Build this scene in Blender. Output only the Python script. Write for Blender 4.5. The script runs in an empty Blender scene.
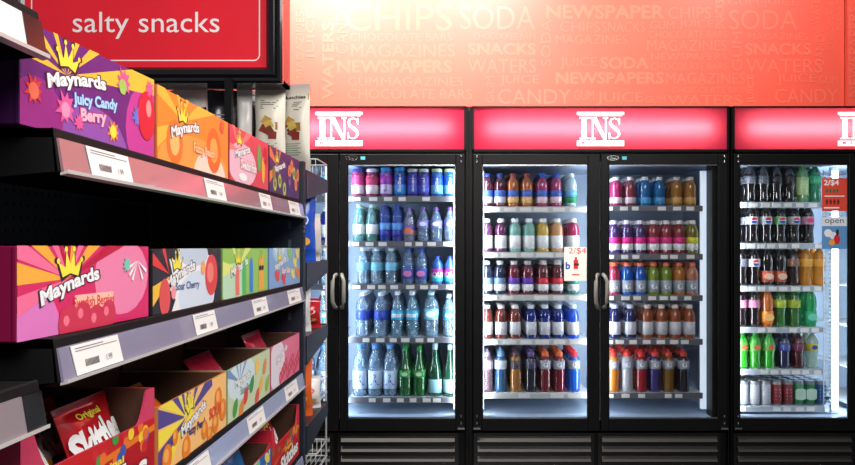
import bpy, math, random
from mathutils import Vector, Matrix
random.seed(7)
C = bpy.context.scene.collection
SC = bpy.context.scene
H = 1.30                 # camera height
F = 790.0                # focal length in pixels (855 wide)
PI = math.pi

# ------------------------------------------------------------------ materials
def lin(c):
    return tuple((v/255/12.92 if v/255 <= .04045 else ((v/255+.055)/1.055)**2.4) for v in c[:3])
_m = {}
def mat(name, rgb, rough=.5, metal=0., emit=0., alpha=1., spec=.5, noise=0., nscale=20., coat=0., ecol=None, trans=0.):
    if name in _m: return _m[name]
    m = bpy.data.materials.new(name); m.use_nodes = True
    nt = m.node_tree; b = nt.nodes['Principled BSDF']
    c = lin(rgb)
    b.inputs['Base Color'].default_value = (*c, 1)
    b.inputs['Roughness'].default_value = rough
    b.inputs['Metallic'].default_value = metal
    b.inputs['Specular IOR Level'].default_value = spec
    b.inputs['Alpha'].default_value = alpha
    b.inputs['Coat Weight'].default_value = coat
    b.inputs['Transmission Weight'].default_value = trans
    if emit:
        b.inputs['Emission Color'].default_value = (*(lin(ecol) if ecol else c), 1)
        b.inputs['Emission Strength'].default_value = emit
    if noise:
        tc = nt.nodes.new('ShaderNodeTexCoord'); n = nt.nodes.new('ShaderNodeTexNoise')
        n.inputs['Scale'].default_value = nscale; n.inputs['Detail'].default_value = 4
        mp = nt.nodes.new('ShaderNodeMapRange')
        mp.inputs[3].default_value = 1-noise; mp.inputs[4].default_value = 1+noise
        mx = nt.nodes.new('ShaderNodeVectorMath'); mx.operation = 'SCALE'
        mx.inputs[0].default_value = c
        nt.links.new(tc.outputs['Object'], n.inputs['Vector'])
        nt.links.new(n.outputs['Fac'], mp.inputs[0])
        nt.links.new(mp.outputs[0], mx.inputs['Scale'])
        nt.links.new(mx.outputs[0], b.inputs['Base Color'])
    _m[name] = m
    return m
def col(rgb, rough=.4, **k):
    return mat('print_%d_%d_%d_%d' % (*rgb, int(rough*100)), rgb, rough, **k)
def plastic(rgb, alpha=1.):
    if alpha > .8: return mat('drink_%d_%d_%d' % rgb, rgb, .08, spec=.8, noise=.2, nscale=45, trans=.42, coat=.6)
    name = 'clear_drink_%d_%d_%d' % rgb
    if name in _m: return _m[name]
    m = bpy.data.materials.new(name); m.use_nodes = True; nt = m.node_tree; nt.nodes.clear()
    N = nt.nodes.new; L = nt.links.new
    out = N('ShaderNodeOutputMaterial'); t = N('ShaderNodeBsdfTransparent'); d = N('ShaderNodeBsdfDiffuse'); g = N('ShaderNodeBsdfGlossy')
    fr = N('ShaderNodeFresnel'); m1 = N('ShaderNodeMixShader'); m2 = N('ShaderNodeMixShader'); lf = N('ShaderNodeMapRange')
    nz = N('ShaderNodeTexNoise'); tc = N('ShaderNodeTexCoord'); nz.inputs['Scale'].default_value = 30
    c = lin(rgb); t.inputs[0].default_value = (.82+.16*c[0], .86+.13*c[1], .9+.1*c[2], 1); d.inputs[0].default_value = (c[0]*.85, c[1]*1., min(1, c[2]*1.12), 1)
    g.inputs['Roughness'].default_value = .08; fr.inputs['IOR'].default_value = 1.6
    lf.inputs[1].default_value = .35; lf.inputs[2].default_value = .65; lf.inputs[3].default_value = .10+.5*max(0, alpha-.45); lf.inputs[4].default_value = .36+.5*max(0, alpha-.45)
    L(tc.outputs['Object'], nz.inputs['Vector']); L(nz.outputs['Fac'], lf.inputs[0])
    L(lf.outputs[0], m1.inputs[0]); L(t.outputs[0], m1.inputs[1]); L(d.outputs[0], m1.inputs[2])
    L(fr.outputs[0], m2.inputs[0]); L(m1.outputs[0], m2.inputs[1]); L(g.outputs[0], m2.inputs[2]); L(m2.outputs[0], out.inputs[0])
    _m[name] = m; return m

def glass_mat(name, tint, gl=.04):
    m = bpy.data.materials.new(name); m.use_nodes = True; nt = m.node_tree
    nt.nodes.clear()
    out = nt.nodes.new('ShaderNodeOutputMaterial'); t = nt.nodes.new('ShaderNodeBsdfTransparent')
    g = nt.nodes.new('ShaderNodeBsdfGlossy'); fr = nt.nodes.new('ShaderNodeFresnel'); mx = nt.nodes.new('ShaderNodeMixShader')
    t.inputs[0].default_value = (*tint, 1); g.inputs['Roughness'].default_value = .02
    fr.inputs['IOR'].default_value = 1.45
    nt.links.new(fr.outputs[0], mx.inputs[0]); nt.links.new(t.outputs[0], mx.inputs[1]); nt.links.new(g.outputs[0], mx.inputs[2])
    nt.links.new(mx.outputs[0], out.inputs[0])
    _m[name] = m
    return m

BLACK = mat('black_powder_coat', (9, 9, 10), .42, noise=.15, spec=.18)
BLACKG = mat('black_gloss', (12, 12, 14), .2)
NAVY = mat('dark_navy_steel', (26, 33, 46), .42, noise=.12)
WHITE = mat('white_print', (240, 240, 240), .5)
PAPER = mat('paper_tag', (235, 232, 228), .6)
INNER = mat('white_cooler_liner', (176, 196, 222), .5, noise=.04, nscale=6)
SHELFM = mat('coated_wire_shelf', (200, 208, 214), .4, noise=.05)
LIP = mat('pale_shelf_lip', (196, 200, 198), .4, noise=.06)
LIPD = mat('dark_shelf_lip', (96, 96, 104), .4, noise=.1)
LIPB = mat('bluish_shelf_lip', (176, 184, 196), .35, noise=.08)
GLASS = glass_mat('door_glass', (.9, .93, .94))
CHROME = mat('brushed_chrome', (190, 192, 195), .25, 1.)
HANDLE = mat('grey_handle_plastic', (122, 120, 114), .45)
KRAFT = mat('brown_cardboard', (92, 60, 42), .8, noise=.15)
LOUVER = mat('louver_metal', (36, 34, 31), .5, .3, noise=.1)
LED = mat('led_strip_diffuser', (225, 238, 255), .5, emit=.62)
LED2 = mat('led_strip_bright', (235, 247, 255), .5, emit=5.0)

# ------------------------------------------------------------------ mesh builder
class MB:
    def __init__(s): s.v = []; s.f = []; s.m = []; s.sm = []; s.mats = []
    def mi(s, m):
        if m not in s.mats: s.mats.append(m)
        return s.mats.index(m)
    def face(s, pts, m, smooth=False):
        b = len(s.v); s.v += [tuple(p) for p in pts]
        s.f.append(tuple(range(b, b+len(pts)))); s.m.append(s.mi(m)); s.sm.append(smooth)
    def mesh(s, vs, fs, m, smooth=False):
        b = len(s.v); s.v += [tuple(p) for p in vs]; k = s.mi(m)
        for f in fs:
            s.f.append(tuple(b+i for i in f)); s.m.append(k); s.sm.append(smooth)
    def box(s, x0, x1, y0, y1, z0, z1, m, bev=0.):
        if bev <= 0:
            vs = [(x, y, z) for x in (x0, x1) for y in (y0, y1) for z in (z0, z1)]
            s.mesh(vs, [(0, 1, 3, 2), (4, 6, 7, 5), (0, 4, 5, 1), (2, 3, 7, 6), (0, 2, 6, 4), (1, 5, 7, 3)], m)
        else:
            import bmesh
            bm = bmesh.new(); bmesh.ops.create_cube(bm, size=1)
            for v in bm.verts:
                v.co = ((x0+x1)/2+v.co.x*(x1-x0), (y0+y1)/2+v.co.y*(y1-y0), (z0+z1)/2+v.co.z*(z1-z0))
            bmesh.ops.bevel(bm, geom=bm.edges[:], offset=bev, segments=2, affect='EDGES', profile=.5)
            bm.verts.index_update()
            s.mesh([v.co[:] for v in bm.verts], [[v.index for v in f.verts] for f in bm.faces], m)
            bm.free()
    def prism(s, pts, axis, a, b, m):
        """extrude a 2-D outline along axis 'x','y' or 'z' between a and b"""
        def P(p, t):
            return {'x': (t, p[0], p[1]), 'y': (p[0], t, p[1]), 'z': (p[0], p[1], t)}[axis]
        n = len(pts); vs = [P(p, a) for p in pts]+[P(p, b) for p in pts]
        fs = [tuple(range(n)), tuple(range(2*n-1, n-1, -1))]+[(i, (i+1) % n, n+(i+1) % n, n+i) for i in range(n)]
        s.mesh(vs, fs, m)
    def lathe(s, prof, m, seg=20, c=(0, 0, 0), smooth=True):
        vs = []; fs = []; n = len(prof)
        for r, z in prof:
            for k in range(seg):
                a = 2*PI*k/seg; vs.append((c[0]+r*math.cos(a), c[1]+r*math.sin(a), c[2]+z))
        for i in range(n-1):
            for k in range(seg):
                k2 = (k+1) % seg; fs.append((i*seg+k, i*seg+k2, (i+1)*seg+k2, (i+1)*seg+k))
        s.mesh(vs, fs, m, smooth)
        s.face([vs[k] for k in range(seg-1, -1, -1)], m); s.face([vs[(n-1)*seg+k] for k in range(seg)], m)
    def tube(s, pts, r, m, seg=8, closed=False):
        pts = [Vector(p) for p in pts]; n = len(pts); vs = []; fs = []
        for i, p in enumerate(pts):
            a = pts[(i-1) % n] if (closed or i > 0) else p
            b = pts[(i+1) % n] if (closed or i < n-1) else p
            d = (b-a).normalized(); up = Vector((0, 0, 1)) if abs(d.z) < .9 else Vector((1, 0, 0))
            e = d.cross(up).normalized(); g = d.cross(e)
            for k in range(seg):
                t = 2*PI*k/seg; vs.append(p+e*r*math.cos(t)+g*r*math.sin(t))
        for i in range(n if closed else n-1):
            j = (i+1) % n
            for k in range(seg):
                k2 = (k+1) % seg; fs.append((i*seg+k, i*seg+k2, j*seg+k2, j*seg+k))
        if not closed:
            fs.append(tuple(range(seg-1, -1, -1))); fs.append(tuple((n-1)*seg+k for k in range(seg)))
        s.mesh(vs, fs, m, True)
    def data(s, name, org=(0, 0, 0)):
        me = bpy.data.meshes.new(name)
        me.from_pydata([(x-org[0], y-org[1], z-org[2]) for x, y, z in s.v], [], s.f)
        for m in s.mats: me.materials.append(m)
        me.polygons.foreach_set('material_index', s.m); me.polygons.foreach_set('use_smooth', s.sm)
        me.update(); return me
    def build(s, name, parent=None, org=None):
        if org is None: org = worg(parent) if parent else (0, 0, 0)
        o = bpy.data.objects.new(name, s.data(name, org)); C.objects.link(o)
        if parent: o.parent = parent
        else: o.location = org
        return o
def worg(p):
    v = Vector((0, 0, 0))
    while p: v += p.location; p = p.parent
    return tuple(v)
def thing(name, label, cat, loc, group=None):
    o = bpy.data.objects.new(name, None); C.objects.link(o); o.location = loc; o.empty_display_size = .05
    return tag(o, label, cat, group)
def tag(o, label, cat, group=None, kind=None):
    o['label'] = label; o['category'] = cat
    if group: o['group'] = group
    if kind: o['kind'] = kind
    return o
def struct(o): o['kind'] = 'structure'; return o
def dup(root):
    r = root.copy(); C.objects.link(r)
    for ch in root.children:
        c = ch.copy(); C.objects.link(c); c.parent = r
        for g in ch.children:
            d = g.copy(); C.objects.link(d); d.parent = c
    return r

# ------------------------------------------------------------------ lettering
_t = {}
def text2d(txt, bold=0., spacing=1.):
    """verts and faces of flat lettering, its box scaled to height 1, origin bottom left"""
    k = (txt, bold, spacing)
    if k in _t: return _t[k]
    cu = bpy.data.curves.new('lettering', 'FONT'); cu.body = txt; cu.offset = bold; cu.space_character = spacing
    cu.resolution_u = 3
    o = bpy.data.objects.new('lettering', cu); C.objects.link(o)
    dg = bpy.context.evaluated_depsgraph_get(); dg.update()
    me = o.evaluated_get(dg).to_mesh()
    vs = [(v.co.x, v.co.y) for v in me.vertices]; fs = [tuple(p.vertices) for p in me.polygons]
    o.evaluated_get(dg).to_mesh_clear(); bpy.data.objects.remove(o); bpy.data.curves.remove(cu)
    x0 = min(v[0] for v in vs); x1 = max(v[0] for v in vs); y0 = min(v[1] for v in vs); y1 = max(v[1] for v in vs)
    h = y1-y0
    r = ([((x-x0)/h, (y-y0)/h) for x, y in vs], fs, (x1-x0)/h)
    _t[k] = r; return r

def clip(poly, W, Hh):
    def cl(ps, ins, it):
        out = []
        for i, p in enumerate(ps):
            q = ps[i-1]
            if ins(p):
                if not ins(q): out.append(it(q, p))
                out.append(p)
            elif ins(q): out.append(it(q, p))
        return out
    def ix(x): return lambda a, b: (x, a[1]+(b[1]-a[1])*(x-a[0])/(b[0]-a[0]))
    def iy(y): return lambda a, b: (a[0]+(b[0]-a[0])*(y-a[1])/(b[1]-a[1]), y)
    for ins, it in ((lambda p: p[0] >= 0, ix(0)), (lambda p: p[0] <= W, ix(W)), (lambda p: p[1] >= 0, iy(0)), (lambda p: p[1] <= Hh, iy(Hh))):
        poly = cl(poly, ins, it)
        if len(poly) < 3: return []
    return poly

class Art:
    """flat printing on a rectangle W x Hh; o = lower left corner, u right, v up, layers a hair apart"""
    def __init__(s, mb, o, u, v, W, Hh, warp=None):
        s.mb = mb; s.o = Vector(o); s.u = Vector(u); s.v = Vector(v); s.n = s.u.cross(s.v); s.W = W; s.H = Hh; s.k = 0; s.warp = warp
    def P(s, x, y):
        e = .00025+.00003*s.k
        if s.warp: e += s.warp(x, y)
        return s.o+s.u*x+s.v*y+s.n*e
    def poly(s, pts, m):
        s.k += 1; pts = clip(pts, s.W, s.H)
        if len(pts) >= 3: s.mb.face([s.P(*p) for p in pts], m)
    def rect(s, x0, y0, x1, y1, m): s.poly([(x0, y0), (x1, y0), (x1, y1), (x0, y1)], m)
    def disc(s, x, y, r, m, ry=None, n=18, rot=0.):
        ry = ry or r; c, q = math.cos(rot), math.sin(rot)
        s.poly([(x+r*math.cos(2*PI*i/n)*c-ry*math.sin(2*PI*i/n)*q, y+r*math.cos(2*PI*i/n)*q+ry*math.sin(2*PI*i/n)*c) for i in range(n)], m)
    def splat(s, x, y, r, m, n=9, k=.55):
        # a star-like burst of juice
        s.k += 1; pts = []
        for i in range(2*n):
            rr = r*(1 if i % 2 == 0 else k)*(.85+.3*((i*37) % 7)/7); a = PI*i/n
            pts.append((x+rr*math.cos(a), y+rr*math.sin(a)))
        for i in range(2*n):
            t = clip([(x, y), pts[i], pts[(i+1) % (2*n)]], s.W, s.H)
            if len(t) > 2: s.mb.face([s.P(*p) for p in t], m)
    def rays(s, x, y, angs, w, m, R=.5):
        for a in angs:
            a0, a1 = math.radians(a-w), math.radians(a+w)
            s.poly([(x, y), (x+R*math.cos(a0), y+R*math.sin(a0)), (x+R*math.cos(a1), y+R*math.sin(a1))], m)
    def text(s, t, x, y, h, m, bold=0., w=None, rot=0., arch=0., center=False):
        vs, fs, asp = text2d(t, bold); s.k += 1
        ww = w if w else h*asp
        sx = ww/asp; c, q = math.cos(rot), math.sin(rot)
        x0 = -ww/2 if center else 0; y0 = -h/2 if center else 0
        pts = []
        for a, b in vs:
            px = x0+a*sx; py = y0+b*h
            if arch: py += arch*(1-((a/asp-.5)*2)**2)
            pts.append(s.P(x+px*c-py*q, y+px*q+py*c))
        s.mb.mesh(pts, fs, m)
    def otext(s, t, x, y, h, m, om, w=None, rot=0., arch=0., bold=.04, out=.085):
        s.text(t, x, y, h*1.12, om, out, w*1.05 if w else None, rot, arch, True)
        s.text(t, x, y, h, m, bold, w, rot, arch, True)
    def crown(s, x, y, w, m, om, rot=0.):
        for (g, mm) in ((1.16, om), (1., m)):
            base = -.42 if mm is m else -.5
            ps = [(-.42, base), (-.62, .12), (-.26, -.08), (-.2, .5), (0, 0.02), (.22, .5), (.26, -.08), (.62, .12), (.42, base)]
            c, q = math.cos(rot), math.sin(rot)
            tr = lambda a, b: (x+w*.5*g*(a*c-b*q)*1.2, y+w*.5*g*(a*q+b*c))
            # fan of triangles keeps the concave outline
            s.k += 1
            for i in range(len(ps)-1):
                t = clip([tr(0, -.3), tr(*ps[i]), tr(*ps[i+1])], s.W, s.H)
                if len(t) > 2: s.mb.face([s.P(*p) for p in t], mm)
            for a, b in ((-.62, .16), (-.2, .56), (.22, .56), (.62, .16)):
                s.disc(*tr(a, b), w*.05*g, mm, n=10)

def px(x, Y): return (x-460)*Y/F          # photo column -> metres at a distance
def pz(y, Y): return H+(247-y)*Y/F        # photo row -> metres at a distance

# ================================================================== SETTING
WY = 5.05
def wall_mat():
    m = mat('red_orange_wallpaper', (214, 76, 58), .45, noise=.05, nscale=3); return m
WALL = wall_mat()
WALLT = mat('wallpaper_lettering', (218, 96, 76), .35)
mb = MB(); mb.box(-3.2, 2.455, WY, WY+.12, 0, 3.4, WALL); wall = struct(mb.build('wall_back'))
mb = MB(); mb.box(2.46, 4.2, WY-.035, WY+.12, 0, 3.4, WALL); wr = struct(mb.build('wall_right'))
mb = MB()
_wk = [0]
def wallword(t, x0, y0, x1, y1, bold, vert=0, mbx=mb, yy=WY):
    """word printed in a rectangle given by photo columns/rows on the wall"""
    X0, X1 = px(x0, WY), px(x1, WY); Z1, Z0 = pz(y0, WY), pz(y1, WY)
    vs, fs, asp = text2d(t, bold)
    o = []
    for a, b in vs:
        a /= asp
        if vert: xx, zz = X1-(X1-X0)*b, Z0+(Z1-Z0)*a
        else: xx, zz = X0+(X1-X0)*a, Z0+(Z1-Z0)*b
        o.append((xx, yy-.0008-.00002*_wk[0], zz))
    _wk[0] += 1
    mbx.mesh(o, fs, WALLT)
B, M_, T = .03, .0, .0
words = [
 ('CHIPS', 345, 4, 452, 31, T), ('CHOCOLATE BARS', 350, 33, 452, 41, M_), ('MAGAZINES', 351, 44, 455, 57, T), ('NEWSPAPERS', 337, 60, 452, 73, B),
 ('GUM', 348, 77, 378, 86, M_), ('MAGAZINES', 381, 77, 463, 86, T), ('CHOCOLATE BARS', 348, 89, 472, 99, M_), ('SNACKS', 468, 43, 536, 55, B),
 ('WATERS', 468, 59, 536, 73, T), ('JUICE', 500, 75, 539, 86, M_), ('CANDY', 498, 89, 571, 104, T), ('NEWSPAPERS', 556, 72, 664, 84, B),
 ('NEWSPAPER', 546, 5, 665, 19, B), ('CHIPS', 668, 7, 711, 19, T), ('GUM', 650, 21, 674, 29, T), ('JUICE', 679, 20, 713, 29, M_),
 ('CHOCOLATE BARS', 649, 31, 727, 38, M_), ('MAGAZINES', 556, 35, 627, 44, M_), ('MAGAZINES', 647, 40, 727, 51, T), ('NEWSPAPERS', 651, 53, 727, 60, M_),
 ('SODA', 600, 57, 649, 69, B), ('JUICE', 560, 57, 597, 69, T), ('CHOCOLATE BARS', 651, 63, 727, 70, T), ('MAGAZINES', 666, 73, 745, 84, T),
 ('CHOCOLATE BARS', 672, 87, 748, 93, M_), ('JUICE', 597, 92, 643, 105, T), ('GUM', 645, 96, 665, 103, M_), ('WATERS', 668, 95, 742, 105, T),
 ('SODA', 729, 10, 797, 30, T), ('GUM JUICE', 728, -1, 798, 7, M_), ('MAGAZINES', 748, 33, 808, 40, T), ('SNACKS', 745, 43, 811, 55, B),
 ('WATERS', 746, 59, 822, 73, T), ('JUICE', 777, 74, 816, 85, M_), ('GUM', 819, 76, 838, 84, T), ('CANDY', 775, 89, 838, 103, T), ('SODA', 460, 6, 535, 30, T),
 ('CANDY', 300, 5, 318, 9, M_), ('GUM', 574, 90, 594, 100, M_), ('CHIPS', 560, 22, 600, 32, T), ('SNACKS', 602, 22, 645, 32, M_), ('CHOCOLATE BARS', 474, 33, 536, 40, T)]
for w in words: wallword(*w)
for w in [('WATERS', 322, 22, 334, 100, B), ('CANDY', 336, 2, 348, 54, M_), ('SODA', 541, 20, 551, 66, M_), 
          ('SNACKS', 715, 0, 724, 29, B), ('GUM', 732, 32, 742, 71, M_), ('WATER', 811, -6, 819, 25, T), ('CANDY', 815, 28, 824, 66, M_), ('CHOCOLATE', 828, 2, 833, 50, M_),
          ('NEWS', 836, 0, 841, 30, T), ('JUICE', 306, 10, 317, 60, T), ('MAGAZINES', 296, 12, 304, 78, T), ('JUICE', 747, 74, 756, 104, B), ('GUM', 486, 76, 494, 103, T)]:
    wallword(*w, vert=1)
mb.build('wall_lettering', wall)
m2 = MB(); wallword('NEWSPAPERS', 846, 8, 856, 98, T, 1, m2, WY-.035); m2.build('wall_lettering', wr)

def floor_mat():
    m = mat('grey_floor_tile', (96, 92, 88), .35)
    nt = m.node_tree; br = nt.nodes.new('ShaderNodeTexBrick'); tc = nt.nodes.new('ShaderNodeTexCoord')
    br.inputs['Scale'].default_value = 1.6; br.offset = 0; br.inputs['Mortar Size'].default_value = .008
    br.inputs['Color1'].default_value = (.13, .12, .11, 1); br.inputs['Color2'].default_value = (.15, .14, .13, 1); br.inputs['Mortar'].default_value = (.05, .05, .05, 1)
    br.inputs['Row Height'].default_value = .5; br.inputs['Brick Width'].default_value = .5
    nt.links.new(tc.outputs['Object'], br.inputs['Vector']); nt.links.new(br.outputs['Color'], nt.nodes['Principled BSDF'].inputs['Base Color'])
    return m
mb = MB(); mb.box(-3.2, 4.2, -1.5, WY+.12, -.05, 0, floor_mat()); struct(mb.build('floor'))

# ================================================================== COOLERS
CY = 4.2
ZT, ZHB, ZDT, ZGT, ZGB, ZDB = pz(106, CY), pz(151.5, CY), pz(154, CY), pz(164.5, CY), pz(418.5, CY), pz(431, CY)
HEAD = bpy.data.materials.new('red_translucent_acrylic'); HEAD.use_nodes = True
nt = HEAD.node_tree; nt.nodes.clear()
out = nt.nodes.new('ShaderNodeOutputMaterial'); tl = nt.nodes.new('ShaderNodeBsdfTranslucent'); df = nt.nodes.new('ShaderNodeBsdfDiffuse')
mx = nt.nodes.new('ShaderNodeMixShader'); mx.inputs[0].default_value = .35
tl.inputs[0].default_value = (.9, .11, .14, 1); df.inputs[0].default_value = (.8, .03, .11, 1)
nt.links.new(tl.outputs[0], mx.inputs[1]); nt.links.new(df.outputs[0], mx.inputs[2]); nt.links.new(mx.outputs[0], out.inputs[0])
LOGO = mat('lit_white_logo', (255, 255, 255), .4, emit=.75)
LOGOR = mat('logo_red_letters', (225, 60, 95), .4, emit=.4)
HWH = mat('header_white_inside', (235, 235, 235), .6)

def area(name, loc, rot, sx, sy, e, color=(1, 1, 1), spread=None):
    l = bpy.data.lights.new(name, 'AREA'); l.shape = 'RECTANGLE'; l.size = sx; l.size_y = sy; l.energy = e; l.color = color
    if spread: l.spread = spread
    o = bpy.data.objects.new(name, l); C.objects.link(o); o.location = loc; o.rotation_euler = rot
    return o

def ins_logo(mb, cx, y):
    """INS in heavy slab-footed roman capitals between two bars"""
    Z = lambda p: pz(p, CY); X = lambda p: cx+(p-600.5)/ (F/CY)
    t0, t1 = y-.006, y-.001
    def rect(a, b, c, d, m=LOGO): mb.box(X(a), X(c), t0, t1, Z(d), Z(b), m)
    rect(577, 112, 624, 114.8); rect(579, 115, 622, 116)
    rect(577, 140.6, 624, 146)
    # I
    rect(581.5, 118, 586.5, 138.5); rect(579.5, 117.4, 588.5, 118.8); rect(579.5, 137.7, 588.5, 139.2)
    # N
    rect(592, 118, 593.3, 138.5); rect(605.2, 118, 606.5, 139); rect(589.8, 137.7, 595.6, 139.2); rect(603, 117.4, 608, 118.8); rect(589.5, 117.4, 594.5, 118.8)
    mb.prism([(X(591.5), Z(117.6)), (X(596.5), Z(117.6)), (X(606.5), Z(139.5)), (X(603.6), Z(139.5))], 'y', t0-.001, t1-.0002, LOGO)
    # S : thick and thin stroke swept along an S curve
    cxs, top = 614.2, 118.2
    ctr = [(619.2, 123.5, .8), (618.2, 119.8, 1.1), (614.5, 118.2, 1.2), (611, 119.6, 1.7), (610.1, 122.6, 2.3), (611.6, 125.6, 2.7), (615.2, 128.4, 3.0), (618.2, 131.4, 2.8), (619.2, 134.3, 2.2), (617.6, 137.2, 1.6), (613.8, 138.6, 1.1), (610.6, 137.2, .9), (609.4, 133.2, .8)]
    L = []; R = []
    for i, (a, b, w) in enumerate(ctr):
        p, q = ctr[max(i-1, 0)], ctr[min(i+1, len(ctr)-1)]
        dx, dy = q[0]-p[0], q[1]-p[1]; n = math.hypot(dx, dy) or 1
        L.append((a-dy/n*w/2, b+dx/n*w/2)); R.append((a+dy/n*w/2, b-dx/n*w/2))
    for i in range(len(ctr)-1):
        mb.prism([(X(a), Z(b)) for a, b in (L[i], L[i+1], R[i+1], R[i])], 'y', t0-.0005, t1-.0003, LOGO)
    rect(618.9, 118, 619.9, 124.5); rect(608.9, 132.5, 609.9, 139)
    a = Art(mb, (X(577), t0-.0002, Z(146)), (1, 0, 0), (0, 0, 1), 1, .1)
    for i, ch in enumerate('MARKET'):
        a.text(ch, (4.5+i*7.2)/188., .008, .017, LOGOR, .02)

def make_cooler(x0, x1, shelves_l, shelves_r, label, bright=False, wide=False):
    cx = (x0+x1)/2
    t = thing('beverage_cooler', label, 'cooler', (cx, CY+.4, 0))
    D0, D1 = CY+.045, CY+.72
    # carcass
    mb = MB()
    mb.box(x0, x0+.035, D0, D1, .06, ZHB, BLACK); mb.box(x1-.035, x1, D0, D1, .06, ZHB, BLACK)
    mb.box(x0, x1, D1, D1+.03, .06, ZT, BLACK); mb.box(x0+.035, x1-.035, D0, D1, ZGT+.02, ZHB, BLACK)
    mb.box(x0+.035, x1-.035, D0, D1, ZDB-.01, ZGB-.015, BLACK)
    mb.box(x0+.035, x1-.035, D0+.1, D1, .06, ZDB-.01, BLACK)
    mb.box(x0-.015, x0, CY+.012, D1+.03, .06, ZT, BLACK); mb.box(x1, x1+.015, CY+.012, D1+.03, .06, ZT, BLACK)
    mb.build('cabinet', t)
    mb = MB()
    mb.box(x0+.035, x0+.045, D0+.01, D1, ZGB-.015, ZGT+.02, INNER); mb.box(x1-.045, x1-.035, D0+.01, D1, ZGB-.015, ZGT+.02, INNER)
    mb.box(x0+.045, x1-.045, D1-.01, D1, ZGB-.015, ZGT+.02, INNER); mb.box(x0+.045, x1-.045, D0+.01, D1-.01, ZGB-.015, ZGB-.005, INNER)
    mb.box(x0+.045, x1-.045, D0+.01, D1-.01, ZGT+.01, ZGT+.02, INNER)
    mb.build('liner', t)
    mb = MB(); mb.box(x0+.045, x0+.053, D0+.0, D0+.10, ZGB-.005, ZGT+.01, BLACK); mb.build('dark_reflection_strip', t)  # black strips added to imitate the dark mirrored band at the door edge
    bt = .075 if wide else .053
    mb = MB(); mb.box(x1-bt, x1-.045, D0+.0, D0+.10, ZGB-.005, ZGT+.01, BLACK); mb.build('dark_reflection_strip', t)
    mb = MB(); mb.box(cx-.03, cx+.03, CY+.03, D0+.04, ZGB-.015, ZGT+.02, INNER); mb.build('mullion', t)
    # header box with a tube behind the acrylic
    mb = MB()
    mb.box(x0, x1, CY+.0, CY+.02, ZHB, ZHB+.012, BLACK); mb.box(x0, x1, CY, CY+.02, ZT-.01, ZT, BLACK)
    mb.box(x0, x0+.01, CY, CY+.02, ZHB, ZT, BLACK); mb.box(x1-.01, x1, CY, CY+.02, ZHB, ZT, BLACK)
    mb.box(x0, x1, CY+.02, D1, ZT-.008, ZT, BLACK); mb.box(x0, x1, CY+.02, CY+.2, ZHB-.008, ZHB, BLACK)
    mb.box(x0, x0+.006, CY+.02, D1, ZHB, ZT, BLACK); mb.box(x1-.006, x1, CY+.02, D1, ZHB, ZT, BLACK)
    mb.box(x0+.006, x1-.006, CY+.14, CY+.15, ZHB, ZT-.008, HWH)
    hd = mb.build('header_box', t)
    mb = MB(); mb.face([(x0+.01, CY+.006, ZHB+.012), (x1-.01, CY+.006, ZHB+.012), (x1-.01, CY+.006, ZT-.01), (x0+.01, CY+.006, ZT-.01)], HEAD); mb.build('lit_panel', hd)
    mb = MB(); ins_logo(mb, cx, CY+.004); mb.build('logo', hd)
    zc = (ZHB+ZT)/2+.005
    area('header_tube_light', (cx, CY+.066, zc), (-PI/2, 0, 0), (x1-x0)-.17, .02, HEADW)
    mb = MB(); mb.tube([(x0+.12, CY+.105, zc), (x1-.12, CY+.105, zc)], .013, HWH, 10); mb.build('header_tube', hd)
    # grilles
    for a, b in ((x0+.03, cx-.05), (cx+.05 - .04, x1-.06)):
        mb = MB()
        mb.box(a-.02, b+.02, CY+.02, CY+.03, .09, ZDB-.015, BLACKG)
        z = pz(437, CY)
        while z > .16:
            mb.prism([(CY+.019, z), (CY-.002, z-.026), (CY+.004, z-.030), (CY+.02, z-.012)], 'x', a, b, LOUVER)
            z -= .0525
        mb.build('grille', t)
    mb = MB(); mb.box(x0+.01, x1-.01, CY+.03, CY+.1, .06, ZDB-.015, BLACK); mb.box(x0+.02, x1-.02, CY+.06, D1-.05, 0, .06, BLACKG); mb.build('plinth', t)
    # doors
    for side in (0, 1):
        a, b = ((x0+.006, cx-.003), (cx+.003, x1-.006))[side]
        fo, fi = (.030 if bright else .048), .062
        ga, gb = (a+fo, b-fi) if side == 0 else (a+fi-.022, b-fo)
        mb = MB()
        mb.box(a, ga, CY, CY+.03, ZDB, ZDT, BLACK, .003); mb.box(gb, b, CY, CY+.03, ZDB, ZDT, BLACK, .003)
        mb.box(ga, gb, CY, CY+.03, ZGT, ZDT, BLACK, .003); mb.box(ga, gb, CY, CY+.03, ZDB, ZGB, BLACK, .003)
        d = mb.build('door', t)
        mb = MB()
        r = .006
        mb.box(ga, ga+r, CY+.006, CY+.012, ZGB, ZGT, BLACKG); mb.box(gb-r, gb, CY+.006, CY+.012, ZGB, ZGT, BLACKG)
        mb.box(ga, gb, CY+.006, CY+.012, ZGT-.004, ZGT, CHROME); mb.box(ga, gb, CY+.006, CY+.012, ZGB, ZGB+.005, CHROME)
        mb.build('glazing_bead', d)
        mb = MB(); mb.face([(ga, CY+.014, ZGB), (gb, CY+.014, ZGB), (gb, CY+.014, ZGT), (ga, CY+.014, ZGT)], GLASS); mb.build('glass_pane', d)
        # bracket-shaped handle
        hx = (cx-.008) if side == 0 else (cx+.008); q = -1 if side == 0 else 1
        z0, z1 = pz(308, CY), pz(274.5, CY)
        mb = MB()
        mb.tube([(hx+q*.006, CY+.004, z1), (hx+q*.012, CY-.018, z1-.008), (hx+q*.021, CY-.03, z1-.034), (hx+q*.022, CY-.032, (z0+z1)/2), (hx+q*.021, CY-.03, z0+.034), (hx+q*.012, CY-.018, z0+.008), (hx+q*.006, CY+.004, z0)], .0105, HANDLE, 10)
        mb.build('handle', d)
        # hinge pins at the outer foot of the door
        ex = a+.02 if side == 0 else b-.02
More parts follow.
